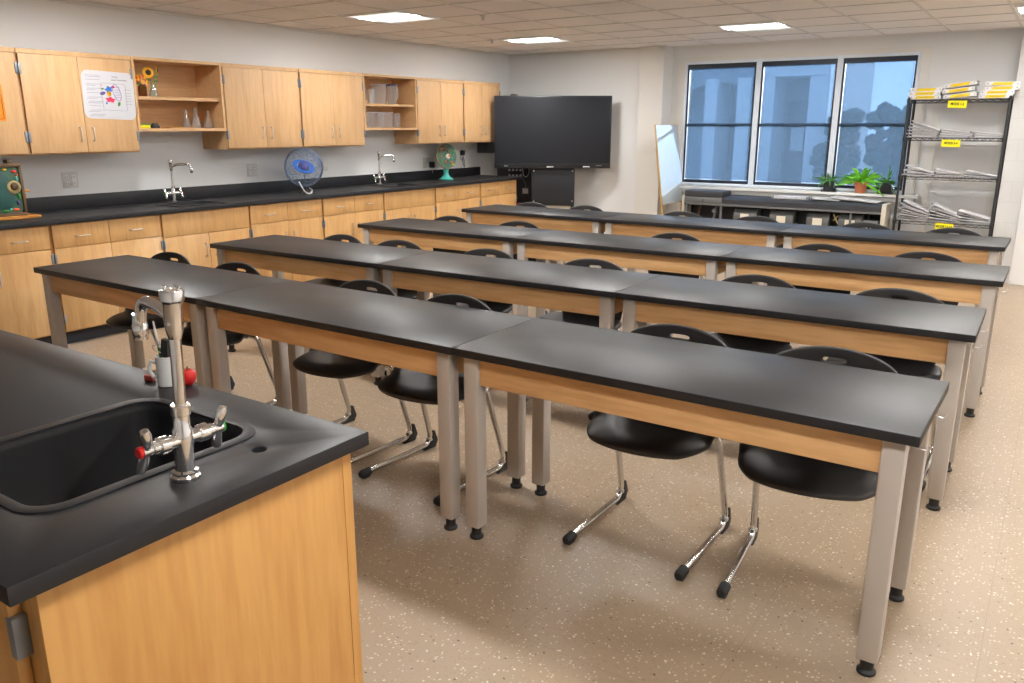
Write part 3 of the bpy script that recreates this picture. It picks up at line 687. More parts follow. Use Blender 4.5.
MB().lathe([(.030, 0), (.032, .004), (.032, .075), (.024, .085), (.024, .092), (.021, .092), (.021, .084), (.029, .074), (.029, .006), (.001, .005)], 20).build('jar', M['brownglass'], t)
for k, (dx, dy, dz, c) in enumerate(((0, -.03, .125, 'petalred'), (.01, .02, .14, 'petalred'), (0, .04, .12, 'petalred'), (-.01, -.01, .15, 'petal'), (.015, .0, .11, 'pink'), (0, -.045, .14, 'petal'), (.01, .03, .10, 'pink'))):
    flower(t, (0, 0, .01), (dx, dy, dz), (1.2, dy*15), .026, c, 'yelspot' if c != 'petal' else 'redspot', 9)
m = MB()
for k in range(9):
    a = k*.7; m.prism([(0, 0), (.012, .014), (.03, .010), (.014, -.006)], -.001, .001, 'yz', mat=Matrix.Translation((.006*math.cos(a), .02*math.sin(a*1.7), .095+.004*(k % 3))) @ Matrix.Rotation(a, 4, 'X'))
m.build('leaves', M['leafd'], t)
# --- right open unit contents
def jug(name, label, cat, loc, r, h, mat='poly', handle=True, lid=None, square=False, group='clear plastic jugs on the open shelf', taper=.85):
    t = thing(name, label, cat, loc, group=group)
    if square:
        m = MB(); bm = m.bm; rg = [[bm.verts.new((x, y, z)) for x, y in rrect(-a, a, -a, a, .008)] for a, z in ((r*taper, .001), (r, h), (r-.003, h), (r*taper-.003, .004))]
        for A, B in zip(rg, rg[1:]):
            n = len(A)
            for i in range(n): bm.faces.new((A[i], A[(i+1) % n], B[(i+1) % n], B[i]))
        bm.faces.new(rg[-1]); m.build('tub', M[mat], t)
        MB().plate(rrect(-r-.005, r+.005, -r-.005, r+.005, .01), [rrect(-r+.003, r-.003, -r+.003, r-.003, .007)], h-.004, h).build('rim', M['offwhite'], t)
    else:
        MB().lathe([(r*taper, .001), (r, h*.97), (r+.004, h), (r-.003, h), (r*taper-.003, .004), (.001, .004)], 20, caps=False).build('tub', M[mat], t)
    if handle: MB().tube(fillet([(.0, r*.95, h*.9), (0, r+.035, h*.92), (0, r+.04, h*.35), (0, r*.9, h*.28)], .02), .006, 8).build('handle', M['offwhite' if lid else mat], t)
    if lid:
        MB().lathe([(r+.005, h), (r+.006, h+.012), (r*.6, h+.018), (.001, h+.018)], 20).build('lid', M[lid], t)
    return t
jug('measuring_jug', 'small clear measuring jug at the left of the upper shelf', 'jug', (-6.2, 6.425, ZM), .048, .14)
jug('glass_beaker', 'clear beaker standing between the jug and the square tub', 'beaker', (-6.17, 6.555, ZM), .045, .15, 'glass')
jug('square_tub', 'tall clear square tub beside the blue-lidded pitcher', 'tub', (-6.22, 6.72, ZM), .062, .205, square=True, handle=False)
jug('lidded_pitcher', 'tall clear pitcher with a blue lid and white handle', 'pitcher', (-6.19, 6.895, ZM), .058, .195, 'poly', True, 'navy', taper=.8)
jug('wide_tub', 'wide clear tub at the left of the lower shelf', 'tub', (-6.2, 6.49, ZL), .068, .16, square=True, handle=False, taper=.75)
jug('ribbed_tub', 'clear tub second from the left on the lower shelf', 'tub', (-6.19, 6.645, ZL), .066, .16, square=True, handle=False, taper=.78)
jug('milky_tub', 'cloudy clear tub third from the left on the lower shelf', 'tub', (-6.21, 6.80, ZL), .062, .16, square=True, handle=False, taper=.85)
jug('glass_tumbler', 'clear round tumbler at the right of the lower shelf', 'tumbler', (-6.19, 6.95, ZL), .05, .15, 'glass', False)
tag(MB().ball((0, 0, .014), .014, 1, 1.2, 1, 2).build('rubber_duck_bulb', M['yelspot'], loc=(-6.10, 6.375, ZL)), 'tiny yellow rubber bulb at the left end of the lower shelf', 'bulb')

# --- poster + orange notice
P = thing('cell_poster', 'white rounded poster with a drawn and labelled plant cell on the wall cabinet', 'poster', (UX+.0035, 3.587, 1.750))
MB().prism(rrect(-.203, .203, -.171, .173, .05, 6), -.001, .001, 'yz', mat=Matrix.Rotation(-.03, 4, 'X')).build('sheet', M['posterw'], P)
def scrib(m, y0, y1, z, amp=.0035, w=.0011, step=.006):
    n = max(3, int((y1-y0)/step)); pts = [(.0018, y0+(y1-y0)*i/n, z+(amp if i % 2 else -amp)*R.uniform(.3, 1)) for i in range(n+1)]
    m.tube(pts, w, 4)
m = MB()
for k in range(10):
    z = .142-k*.031
    scrib(m, -.175+.002*k, -.175+R.uniform(.10, .135), z); 
    if k % 3 != 1: scrib(m, -.172, -.172+R.uniform(.06, .12), z-.010)
for z in (.045, .02, .0, -.02, -.04, -.06): scrib(m, .125, .175, z, .002)
m.build('handwriting', M['grey_ink'], P)
m = MB(); scrib(m, .035, .075, .135, .009, .0014); scrib(m, .03, .065, .112, .008, .0015); scrib(m, .075, .15, .112, .006, .0015); m.build('heading', M['ink'], P)
m = MB().tube([(.0018, y, z) for y, z in ((-.06, .09), (.12, .085), (.135, .07), (.13, -.11), (-.03, -.105), (-.055, -.09))], .0012, 4, closed=True); m.build('cell_outline', M['grey_ink'], P)
def blob(name, mat, y, z, ry, rz_, a=0, wob=.0, n=18):
    pts = []
    for i in range(n):
        t_ = 2*PI*i/n; k = 1+wob*math.sin(t_*5); u, v = ry*k*math.cos(t_), rz_*k*math.sin(t_)
        pts.append((y+u*math.cos(a)-v*math.sin(a), z+u*math.sin(a)+v*math.cos(a)))
    MB().prism(pts, .0011, .0022, 'yz').build(name, M[mat], P)
blob('drawn_chloroplast', 'blue', .0, .045, .028, .02, .3, .3); blob('drawn_vesicle', 'petal', .0, .015, .018, .02, 0, .1); blob('drawn_ribosome', 'green', .008, .012, .006, .014)
blob('drawn_golgi', 'redmat', .005, -.03, .035, .018, -.1, .25); blob('drawn_vacuole', 'petalred', .035, .062, .014, .009); blob('drawn_mitochondrion', 'violet_ink', -.05, .015, .022, .012, .3)
blob('drawn_grain', 'green', .07, -.06, .010, .018, -.4); blob('drawn_dot', 'green', -.047, .048, .01, .007); blob('drawn_dot', 'redmat', -.05, .075, .004, .004); blob('drawn_dot', 'blue', -.028, -.055, .007, .008)
m = MB(); m.tube([(.0018, .062+.026*math.cos(t_)-.018*math.sin(t_), .022+.058*math.sin(t_)+.012*math.cos(t_)) for t_ in [2*PI*i/24 for i in range(24)]], .0018, 5, closed=True)
for k in range(5): scrib(m, .045, .085, .06-k*.018, .006, .0013)
m.build('drawn_nucleus', flat('purple_ink', (.16,.07,.42,1), .6), P)
N_ = thing('orange_notice', 'orange notice with a thin dark border on the leftmost wall cabinet door', 'notice', (UX+.0025, 2.665, 1.682))
MB().box(-.001, .001, -.16, .165, -.118, .118).build('sheet', M['orange'], N_, smooth=False)
MB().tube([(.0015, y, z) for y, z in rrect(-.148, .152, -.106, .106, .012, 3)], .0018, 4, closed=True).build('border', M['brown'], N_)
MB().box(.001, .0016, -.05, .15, .055, .068).build('white_line', M['white'], N_, smooth=False)

# --- outlets
def outlet(label, y, z, n=2):
    t = thing('wall_outlet', label, 'outlet', (XL+.0005, y, z), group='outlets above the worktop')
    MB().box(0, .006, -.06, .06, -.06, .06, .002).build('plate', M['offwhite'], t)
    for s_ in (-1, 1):
        o = MB()
        if s_ < 0 or n == 2:
            for zz in (-.024, .024): o.lathe([(.016, .006), (.016, .009), (.014, .0095)], 14, (0, s_*.028, zz), 'x')
        else: o.box(.006, .0095, s_*.028-.018, s_*.028+.018, -.04, .04, .001)
        ob = o.build('receptacle', M['white'], t)
        sl = MB()
        for zz in (-.024, .024): sl.box(.0095, .0102, s_*.028-.007, s_*.028-.005, zz-.005, zz+.006).box(.0095, .0102, s_*.028+.005, s_*.028+.007, zz-.005, zz+.006)
        sl.build('slots', M['darkgrey'], ob, smooth=False)
    return t
outlet('double wall outlet above the worktop left of the left faucet', 3.392, 1.124, 1)
outlet('double wall outlet left of the clear globe', 5.126, 1.125)
outlet('wall outlet just right of the clear globe', 6.03, 1.14, 1)
outlet('wall outlet left of the round model on a teal foot', 7.70, 1.10)
outlet('wall outlet right of the round model, near the screen', 8.44, 1.16)
outlet('wall outlet behind the plant cell model', 2.93, 1.13)
ad = thing('plug_adapter', 'black plug adapter in the outlet left of the round model', 'adapter', (XL+.012, 7.77, 1.075))
MB().box(0, .04, -.03, .03, -.035, .035, .004).build('block', M['blackedge'], ad)
MB().tube([(.02, 0, -.035), (.022, .005, -.08), (.02, .01, -.10)], .003, 6).build('cord', M['offwhite'], ad)
ad = thing('plug_adapter', 'black plug with dangling cord near the screen end of the worktop', 'adapter', (XL+.012, 8.39, 1.20))
MB().box(0, .035, -.028, .028, -.03, .03, .004).build('block', M['blackedge'], ad)
MB().tube(fillet([(.02, .0, -.03), (.03, .02, -.12), (.02, .04, -.19), (.02, .0, -.14), (.03, -.02, -.06)], .03), .003, 6).build('cord', M['darkgrey'], ad)
MB().tube([(.03, .03, 0), (.05, .1, .03), (.04, .18, .08), (.03, .24, .118)], .004, 6).build('loose_cord', M['offwhite'], ad)
sb = thing('wall_speaker', 'dark grey speaker box under the last wall cabinet, left of the screen', 'speaker', (-6.27, 8.80, 1.19))
MB().box(-.10, .09, -.10, .10, 0, .148, .006).build('housing', M['spk'], sb); MB().box(.09, .096, -.085, .085, .015, .13, .003).build('grille', M['spk'], sb); MB().box(-.13, -.09, -.03, .03, .05, .10).build('bracket', M['darkgrey'], sb)

# --- plant cell model at the left edge
t = thing('plant_cell_model', 'green plant cell model on an orange wooden base at the left edge', 'cell model', (-6.08, 2.70, CT))
MB().box(-.10, .10, -.22, .235, 0, .018, .003).build('base', M['oak'], t)
fr = MB(); A = Matrix.Rotation(.0, 4, 'Z')
fr.box(-.05, .05, -.20, .17, .018, .04, .006).box(-.05, .05, -.20, .17, .35, .375, .008).box(-.05, .05, -.20, -.18, .04, .35, .004).box(-.05, .05, .15, .17, .04, .35, .004).box(-.05, -.03, -.18, .15, .04, .35)
fr.box(-.03, .03, .09, .12, .375, .40, .004); fr.build('shell', M['brown'], t)
MB().prism(rrect(-.18, .15, .04, .35, .03), -.03, .036, 'yz').build('cell_face', M['cellface'], t)
MB().prism([(-.16, .07), (.06, .07), (.10, .10), (.105, .15), (.06, .19), (.055, .24), (.08, .28), (.05, .315), (-.16, .315)], .036, .046, 'yz', bev=.004).build('vacuole', M['tealdk'], t)
MB().lathe([(.042, 0), (.045, .008), (.036, .012)], 22, (.04, .105, .215), 'x').build('nucleus_rim', M['tan'], t)
MB().ball((.052, .105, .22), .028, .5, 1, 1, 2).build('nucleus', M['brown'], t)
for k, (y, z, a, b_, c) in enumerate(((.12, .32, .018, .010, 'petalred'), (.06, .335, .015, .007, 'yelspot'), (.0, .333, .02, .007, 'leafd'), (.13, .15, .010, .022, 'green'), (.13, .27, .010, .018, 'teal'), (.12, .105, .011, .018, 'bluedk'), (.10, .06, .022, .011, 'redspot'), (.03, .055, .022, .010, 'green'), (-.04, .055, .02, .009, 'teal'), (.065, .062, .012, .012, 'teal'), (.135, .295, .009, .009, 'redspot'))):
    MB().ball((.04, y, z), 1, .008, a, b_, 2).build('organelle', M[c], t)
sp = MB()
for z in (.32, .28, .24, .20): sp.box(-.02, .02, .17, .178, z, z+.02, .002)
sp.box(-.02, .03, .17, .215, .175, .19, .003).box(-.01, .02, .17, .19, .13, .165, .003); sp.build('side_teeth', M['oak'], t)

# --- transparent globe
t = thing('celestial_globe', 'transparent blue celestial globe with a ringed planet inside, on the worktop', 'globe', (-6.03, 5.435, CT))
g = MB(); tb = bmesh.new(); bmesh.ops.create_uvsphere(tb, u_segments=40, v_segments=24, radius=.183); g.merge(tb, 0, Matrix.Translation((0, 0, .243))); g.build('star_sphere', M['globe'], t)
MB().tube([(.1835*math.cos(a)*math.cos(.4), .1835*math.sin(a), .243+.1835*math.cos(a)*math.sin(.4)) for a in [2*PI*i/40 for i in range(40)]], .0012, 5, closed=True).build('seam', M['blue'], t)
p = MB().ball((0, 0, .25), .056, sub=3).build('planet', M['bluedk'], t)
rg = MB(); RM = Matrix.Translation((0, 0, .25)) @ Matrix.Rotation(math.radians(33), 4, 'Z') @ Matrix.Rotation(math.radians(27), 4, 'X') @ Matrix.Rotation(math.radians(24), 4, 'Y')
rg.lathe([(.066, -.002), (.106, -.002), (.106, .002), (.066, .002), (.066, -.002)], 40, mat=RM, caps=False); rg.build('ring', M['blue'], p)
MB().cyl((0, 0, .065), (0, 0, .20), .003, n=8).build('rod', M['darkgrey'], t)
MB().lathe([(.07, 0), (.07, .004), (.03, .03), (.028, .062), (.02, .062), (.02, .03), (.055, .004)], 24, caps=False).build('stand', M['poly2'], t)
MB().tube(fillet([(.09, -.15, .12), (.12, -.14, .06), (.13, -.10, .006), (.13, -.04, .006), (.10, .0, .035), (.05, .01, .05)], .04), .006, 8).build('cable', M['offwhite'], t)
# --- round cell model on teal foot
t = thing('animal_cell_model', 'round green cell model with red spots on a teal pedestal foot', 'cell model', (-6.17, 7.79, CT), -.25)
MB().lathe([(.082, 0), (.084, .006), (.060, .022), (.034, .05), (.028, .08), (.036, .125), (.02, .13)], 28).build('pedestal', M['teal'], t)
DM = Matrix.Translation((0, 0, .275)) @ Matrix.Rotation(-.12, 4, 'Y')
MB().lathe([(.001, -.105), (.06, -.098), (.11, -.068), (.14, -.022), (.150, .012), (.150, .02), (.143, .022)], 36, axis='x', mat=DM).build('shell', M['tan'], t)
fc = MB().lathe([(.142, .018), (.142, .026), (.001, .027)], 36, axis='x', mat=DM).build('cell_face', M['cellface'], t)
MB().ball(DM @ Vector((.03, .01, -.01)), .034, .55, 1, 1, 2).build('nucleus', M['cream'], t); MB().ball(DM @ Vector((.045, .02, 0)), .017, .6, 1, 1, 2).build('nucleolus', M['redspot'], t)
for y, z, a, b_, c in ((-.07, .085, .022, .012, 'redspot'), (-.02, .115, .014, .009, 'redspot'), (-.085, -.005, .012, .010, 'redspot'), (-.03, -.07, .012, .022, 'redspot'), (.06, -.075, .016, .012, 'redspot'), (.075, -.105, .014, .012, 'yelspot'), (.02, .06, .022, .02, 'brown'), (-.03, .075, .03, .02, 'brown'), (.07, -.03, .014, .012, 'teal'), (.1, .04, .012, .02, 'green'), (-.095, .05, .01, .012, 'petalred')):
    MB().ball(DM @ Vector((.028, y, z)), 1, .007, a, b_, 2).build('organelle', M[c], t)

# ------------------------------------------------------------------ screen on its stand
TC = Vector((-5.345, 8.893, 0)); TA = math.radians(33.8)
t = thing('display_screen', 'large switched-off black flat screen on a stand in the back corner', 'screen', (TC.x, TC.y, 0), TA)
W2, ZB, ZT = .727, 1.012, 1.888
MB().box(-W2, W2, 0, .055, ZB, ZT, .006).build('housing', M['tvblack'], t)
MB().box(-W2+.018, W2-.018, -.003, .0005, ZB+.06, ZT-.018, .001).build('panel', M['screen'], t)
b = MB(); b.box(-W2+.02, W2-.02, -.004, .0, ZB+.052, ZB+.058); b.build('chin_strip', M['darkgrey'], t)
b = MB()
for x in (-.6, -.585, -.57): b.box(x, x+.008, -.003, .0, ZB+.028, ZB+.036)
b.build('buttons', M['offwhite'], t)
for x, w in ((-.07, .085), (.385, .085)): MB().box(x, x+w, -.004, .0, ZB+.012, ZB+.028, .001).build('sticker', M['offwhite'], t)
MB().box(.545, .62, -.002, .0, ZB+.03, ZB+.04).build('maker_mark', M['midgrey'], t)
MB().prism([(-.05, 0), (.05, 0), (.035, .022), (-.035, .022)], .01, .05, 'xz', bev=.004).build('camera_bar', M['tvblack'], t, loc=(-.48, 0, ZT))
t = thing('screen_stand', 'black metal stand carrying the big flat screen', 'stand', (TC.x, TC.y, 0), TA)
MB().box(-.255, .285, .06, .085, .545, 1.04, .004).build('front_plate', M['standm'], t)
b = MB()
for x in (-.23, .26):
    for z in (.60, .98): b.lathe([(.009, .056), (.009, .062)], 10, (x, 0, z), 'y')
b.build('screws', M['nickel'], t)
for x in (-.25, .245):
    MB().box(x, x+.045, .09, .14, .06, 1.6, .005).build('column', M['darkgrey'], t)
    f = MB().box(x, x+.045, -.32, .40, .06, .10, .006).build('foot', M['darkgrey'], t)
    for y in (-.29, .37): MB().lathe([(.03, -.012), (.03, .012)], 16, (x+.022, y, .03), 'x').build('caster', M['blackedge'], f)
MB().box(-.205, .245, .10, .13, .46, .54, .004).build('shelf', M['beige'], t)
# charging cart with sockets behind the worktop end
t = thing('equipment_rack', 'black equipment rack with cables and sockets between worktop and screen stand', 'rack', (-5.98, 9.10, 0), .35)
MB().box(-.30, .30, 0, .26, 0.02, 1.02, .006).build('cabinet', M['blackedge'], t)
b = MB()
for i in range(4):
    for k in range(2): b.lathe([(.016, 0), (.016, -.01), (.009, -.012)], 12, (-.13+i*.05, 0, .965-k*.07), 'y')
b.build('sockets', M['offwhite'], t)
MB().tube(fillet([(.05, -.004, .99), (.06, -.02, .90), (.10, -.02, .87), (.14, -.02, .92), (.135, -.004, 1.0)], .05), .005, 8).build('white_cable', M['offwhite'], t)
MB().tube(fillet([(.03, -.004, .93), (.06, -.02, .85), (.09, -.02, .80), (.10, -.02, .72)], .03), .005, 8).build('grey_cable', M['midgrey'], t)
MB().box(.05, .125, -.02, 0, .66, .73, .005).build('power_brick', M['offwhite'], t)
MB().box(-.02, .24, -.14, -.001, .52, .54, .003).build('red_tray', M['redmat'], t)

# ------------------------------------------------------------------ leaning whiteboard
t = thing('leaning_whiteboard', 'white board leaning against the pillar beside the window', 'whiteboard', (-3.80, 9.30, 0))
Q = Matrix.Rotation(math.radians(-8.0), 4, 'Y')
MB().box(-.012, .0, -.30, .345, .63, 1.555, .002, mat=Q).build('board', M['brassw'], t)
MB().box(.0005, .003, -.295, .34, .635, 1.55, mat=Q).build('white_face', M['boardw'], t, smooth=False)
MB().box(-.016, .004, -.306, -.299, .625, 1.56, .001, mat=Q).build('edge_strip', M['brassw'], t)
for y in (-.27, .31): MB().box(-.03, -.012, y-.02, y+.02, .006, 1.3, .002, mat=Q).build('leg', M['brassw'], t)

# ------------------------------------------------------------------ unit ventilator under the window
t = thing('unit_ventilator', 'long grey unit ventilator under the window with its front panel off', 'heater', (-2.615, 9.36, 0))
x0, x1 = -1.10, 1.085; fy = -.11
MB().box(x0-.03, x0, fy, .20, 0, .735, .004).build('end_panel', M['beige'], t); MB().box(x1, x1+.045, fy, .20, 0, .735, .004).build('end_panel', M['beige'], t)
MB().prism([(fy, .655), (fy, .70), (fy+.05, .735), (.20, .735), (.20, .655)], x0+.47, x1, 'yz', bev=.003).build('top_cover', M['darkgrey'], t)
b = MB().box(x0, x0+.46, fy, .20, .72, .79, .004); c = b.build('raised_cover', M['darkgrey'], t)
MB().box(x0, x0+.46, fy-.002, .19, .655, .718, .003).build('access_panel', M['midgrey'], t)
MB().prism([(0, 0), (.02, 0), (.02, .006), (.013, .006), (.013, .035), (.007, .035), (.007, .006), (0, .006)], -.001, .002, 'xz').build('latch', M['blackedge'], t, loc=(x0+.22, fy-.004, .665))
MB().box(x0, x1, fy-.012, fy+.02, .628, .65, .003).build('front_rail', M['midgrey'], t)
MB().box(x0, x1, .12, .20, .03, .628).build('back_panel', M['tvblack'], t, smooth=False)
MB().box(x0, x1, fy, .12, .0, .06).build('bottom_tray', M['darkgrey'], t, smooth=False)
for x in (x0+.02, x0+.44, x1-.31):
    MB().box(x, x+.022, fy, fy+.03, .06, .628).build('post', M['midgrey'], t, smooth=False)
for k, (xa, xb) in enumerate(((-.50, -.235), (-.085, .18), (.325, .56), (.66, .90))):
    m = MB(); pr = [(.12, .62)]+[(.02-.11*math.cos(a), .50+.12*math.sin(a)) for a in [PI/2*(1-i/8)+0 for i in range(9)]]+[(fy+.02, .30), (.12, .28)]
    m.prism(pr, xa, xb, 'yz', bev=.004); h = m.build('fan_housing', M['hous'], t)
    MB().box((xa+xb)/2-.05, (xa+xb)/2+.05, -.0935, -.0905, .47, .55).build('sticker', M['cream'], h, smooth=False)
pipes = [(x0+.12, .0, 'brown'), (x0+.33, -.03, 'midgrey'), (x1-.40, -.02, 'brassw'), (x1-.22, -.02, 'tan'), (x1-.17, .02, 'midgrey')]
for x, y, c in pipes:
    MB().tube(fillet([(x, y, .07), (x, y, .42), (x+.03, y, .52), (x+.02, y+.06, .60)], .04), .014, 10).build('pipe', M[c], t)
v = MB().lathe([(.02, -.06), (.03, -.05), (.03, .0), (.012, .01)], 14, (x0+.36, -.02, .56), 'y').build('valve', M['midgrey'], t)
m = MB(); m.tube([(.60, -.06, .60), (.63, -.07, .55), (.66, -.07, .50)], .006, 7); m.tube([(.60, -.06, .53), (.62, -.07, .545), (.655, -.07, .59)], .005, 7); m.build('wire_bundle', M['tan'], t)
cb = MB().box(x1-.165, x1-.02, fy-.015, fy+.08, .30, .56, .004).build('control_box', M['midgrey'], t)
MB().box(x1-.13, x1-.07, fy-.018, fy-.014, .46, .535, .001).build('switch_plate', M['paper'], cb); MB().lathe([(.018, fy-.028), (.018, fy-.017)], 14, (x1-.10, 0, .495), 'y').build('knob', M['ink'], cb)
for x in (x1-.13, x1-.065): MB().lathe([(.014, fy-.022), (.014, fy-.014)], 12, (x, 0, .39), 'y').build('button', M['ink'], cb)

# ------------------------------------------------------------------ booklets and binders
def booklet():
    t = thing('coil_booklet', '', 'booklet', group='coil-bound lab booklets')
    MB().box(-.28, 0, -.105, .105, .0008, .0085, .0008).build('pages', M['pages'], t)
    MB().box(-.283, .002, -.107, .107, .0086, .0102).build('front_cover', M['paper'], t, smooth=False); MB().box(-.283, .002, -.107, .107, -.0006, .0007).build('shadow_back_cover', M['darkgrey'], t, smooth=False)  # back cover coloured dark to paint the shadow line under each booklet
    m = MB()
    for k in range(8): m.lathe([(.007, -.006), (.007, .006)], 8, (-.283, -.09+k*.026, .004), 'y')
    m.build('binding', M['navy'], t); return t
bk0 = booklet(); used = [False]
def put_booklet(loc, ry, rz, label):
    if not used[0]: o = bk0; used[0] = True; o.location = loc; o.rotation_euler = (0, ry, rz); o['label'] = label
    else: o = place(bk0, loc, 0, label, rot=(0, ry, rz))
    return o
RX0, RX1, RY0, RY1 = -1.392, -.515, 9.235, 9.60
SHZ = [.583, 1.034, 1.415, 1.785]
def stack(xr, y, z, n, step, a0, where):
    for k in range(n):
        wh = 'only' if n == 1 else ('topmost' if k == n-1 else ('bottom' if k == 0 else ordn(k)+' from the bottom'))
        put_booklet((xr+R.uniform(-.012, .012), y+R.uniform(-.01, .01), z+.0015+k*.0118), a0+step*k, R.uniform(-.05, .05), '%s white booklet of the %s' % (wh, where))
yb = RY0+.14
stack(-1.095, yb, SHZ[2], 6, .072, .0, 'left stack, second shelf of the black rack')
stack(-.80, yb, SHZ[2], 4, .045, .0, 'middle stack, second shelf of the black rack')
stack(-.54, yb, SHZ[2], 3, .05, .0, 'right stack, second shelf of the black rack')
stack(-1.09, yb, SHZ[1], 3, .12, .02, 'left stack, third shelf of the black rack')
stack(-.81, yb, SHZ[1], 2, .15, .03, 'middle stack, third shelf of the black rack')
stack(-.54, yb, SHZ[1], 2, .13, .04, 'right stack, third shelf of the black rack')
stack(-1.085, yb, SHZ[0], 8, .056, .0, 'left stack, lowest visible rack shelf')
stack(-.80, yb, SHZ[0], 6, .082, .0, 'middle stack, lowest visible rack shelf')
stack(-.54, yb, SHZ[0], 5, .062, .0, 'right stack, lowest visible rack shelf')
# on the ventilator
put_booklet((-1.985, 9.42, .738), .05, .1, 'booklet on the ventilator left of the middle one')
put_booklet((-1.80, 9.43, .745), .09, -.1, 'middle of three booklets lying on the ventilator')
put_booklet((-1.585, 9.40, .738), .06, -.1, 'rightmost booklet lying on the ventilator, under the ferns')
tr = thing('clear_paper_tray', 'clear plastic tray with papers on top of the ventilator', 'tray', (-2.50, 9.40, .737), -.05)
MB().box(-.19, .19, -.10, .10, 0, .004).box(-.19, -.186, -.10, .10, .004, .032).box(.186, .19, -.10, .10, .004, .032).box(-.186, .186, -.10, -.096, .004, .032).box(-.186, .186, .096, .10, .004, .032).build('tray', M['poly'], tr, smooth=False)
tag(MB().box(-.175, .175, -.09, .09, 0, .022, .001).build('paper_stack', M['paper'], loc=(-2.50, 9.40, .7415), rot=(0, 0, -.05)), 'stack of white paper in the clear tray on the ventilator', 'paper')

def binder(w=.285):
    t = thing('ring_binder', '', 'binder', group='white ring binders on top of the rack'); h = .036
    c = MB().box(-w/2, w/2, 0, .004, 0, h, .001).box(-w/2, w/2, .004, .26, 0, .003).box(-w/2, w/2, .004, .26, h-.003, h); c.build('cover', M['paper'], t)
    MB().box(-w/2+.008, w/2-.008, .012, .25, .004, h-.008).build('pages', M['pages'], t, smooth=False)
    MB().prism([(-.09, .004), (.075, .004), (.09, .031), (-.075, .031)], -.0012, -.0001, 'xz').build('spine_label', M['yellow'], t)
    m = MB(); scr = [(-.05+.008*i, -.0014, .016+(.003 if i % 2 else -.003)) for i in range(11)]; m.tube(scr, .0007, 4); m.build('handwriting', M['brown'], t)
    m = MB()
    for x in (-w/2+.02, w/2-.02): m.lathe([(.0055, -.001), (.0055, 0)], 10, (x, 0, .018), 'y')
    m.build('finger_hole', M['midgrey'], t)
    return t
bd0 = binder(); zt = SHZ[3]+.001
BD = [(-1.255, .0, 0, .0, .02), (-1.262, .037, 0, .0, -.02), (-1.25, .074, -.0, .0, .05),
      (-.945, .0, -.085, .0, 0), (-.965, .046, -.12, .01, .02), (-.955, .098, -.12, .0, -.03),
      (-.645, .0, 0, 0, .0), (-.635, .037, 0, .0, .02), (-.60, .074, 0, .0, -.03), (-.60, .111, .02, 0, .05)]
BL = ['bottom binder of the left pile on the rack top', 'second binder of the left pile on the rack top', 'topmost binder of the left pile on the rack top',
      'bottom binder of the tilted middle pile on the rack top', 'second binder of the tilted middle pile on the rack top', 'topmost binder of the tilted middle pile on the rack top',
      'bottom binder of the right pile on the rack top', 'second binder of the right pile on the rack top', 'third binder of the right pile on the rack top', 'topmost binder of the right pile on the rack top']
for k, (x, dz, ry, dy, rz) in enumerate(BD):
    z = zt+dz + (.5*.285*math.sin(-ry) if ry < 0 else .5*.285*math.sin(ry)); loc = (x, RY0+.03+dy, z)
    if k == 0: o = bd0; o.location = loc; o.rotation_euler = (0, ry, rz); o['label'] = BL[0]
    else: place(bd0, loc, 0, BL[k], rot=(0, ry, rz))

# ------------------------------------------------------------------ wire rack
t = thing('wire_shelving_rack', 'tall black wire shelving rack full of booklets right of the window', 'rack', ((RX0+RX1)/2, 9.4175, 0))
hx, hy = (RX1-RX0)/2, (RY1-RY0)/2
for sx in (-1, 1):
    for sy in (-1, 1):
        m = MB().lathe([(.0125, .015), (.0125, 1.80), (.010, 1.806)], 12, (sx*hx, sy*hy, 0)).build('post', M['blackedge'], t)
        MB().lathe([(.017, 0), (.017, .012), (.008, .015)], 12, (sx*hx, sy*hy, 0)).build('levelling_foot', M['darkgrey'], m)
for z in [.20]+SHZ:
    m = MB(); r = .003
    for dz in (-.004, -.030):
        for sy in (-1, 1): m.cyl((-hx, sy*hy, z+dz), (hx, sy*hy, z+dz), r, n=6)
        for sx in (-1, 1): m.cyl((sx*hx, -hy, z+dz), (sx*hx, hy, z+dz), r, n=6)
    for sy in (-1, 1): m.tube([(-hx+2*hx*i/26, sy*hy, z+(-.006 if i % 2 else -.028)) for i in range(27)], .0022, 5)
    for i in range(1, 36): m.cyl((-hx+2*hx*i/36, -hy, z-.0025), (-hx+2*hx*i/36, hy, z-.0025), .0018, n=5)
    for x in (-.2, .2): m.cyl((x, -hy, z-.008), (x, hy, z-.008), .003, n=6)
    sh = m.build('wire_shelf', M['blackedge'], t)
    for sx in (-1, 1):
        for sy in (-1, 1): MB().lathe([(.016, -.034), (.018, .002), (.0165, .004)], 12, (sx*hx, sy*hy, z)).build('collar', M['blackedge'], sh)
for (z, x, body) in ((SHZ[3], -.955, 'MODS 1-2'), (SHZ[2], -.965, 'MODS 3-4'), (SHZ[0]+.012, -.925, 'MODS 11-12')):
    t = thing('shelf_label', 'yellow card reading %s hanging from the black rack' % body, 'sign', (x, RY0-.008, z-.052), .0, 'yellow shelf cards', rot=(0, .03, 0))
    MB().box(-.082, .082, -.001, .001, -.034, .034).build('card', M['yell2'], t, smooth=False)
    MB().tube([(a, -.0012, c_) for a, c_ in rrect(-.079, .079, -.031, .031, .003, 2)], .001, 4, closed=True).build('border', M['yellow'], t)
    text_obj('lettering', body, .034, M['ink'], t, (0, -.0016, .001), (PI/2, 0, 0), .0005, .78)

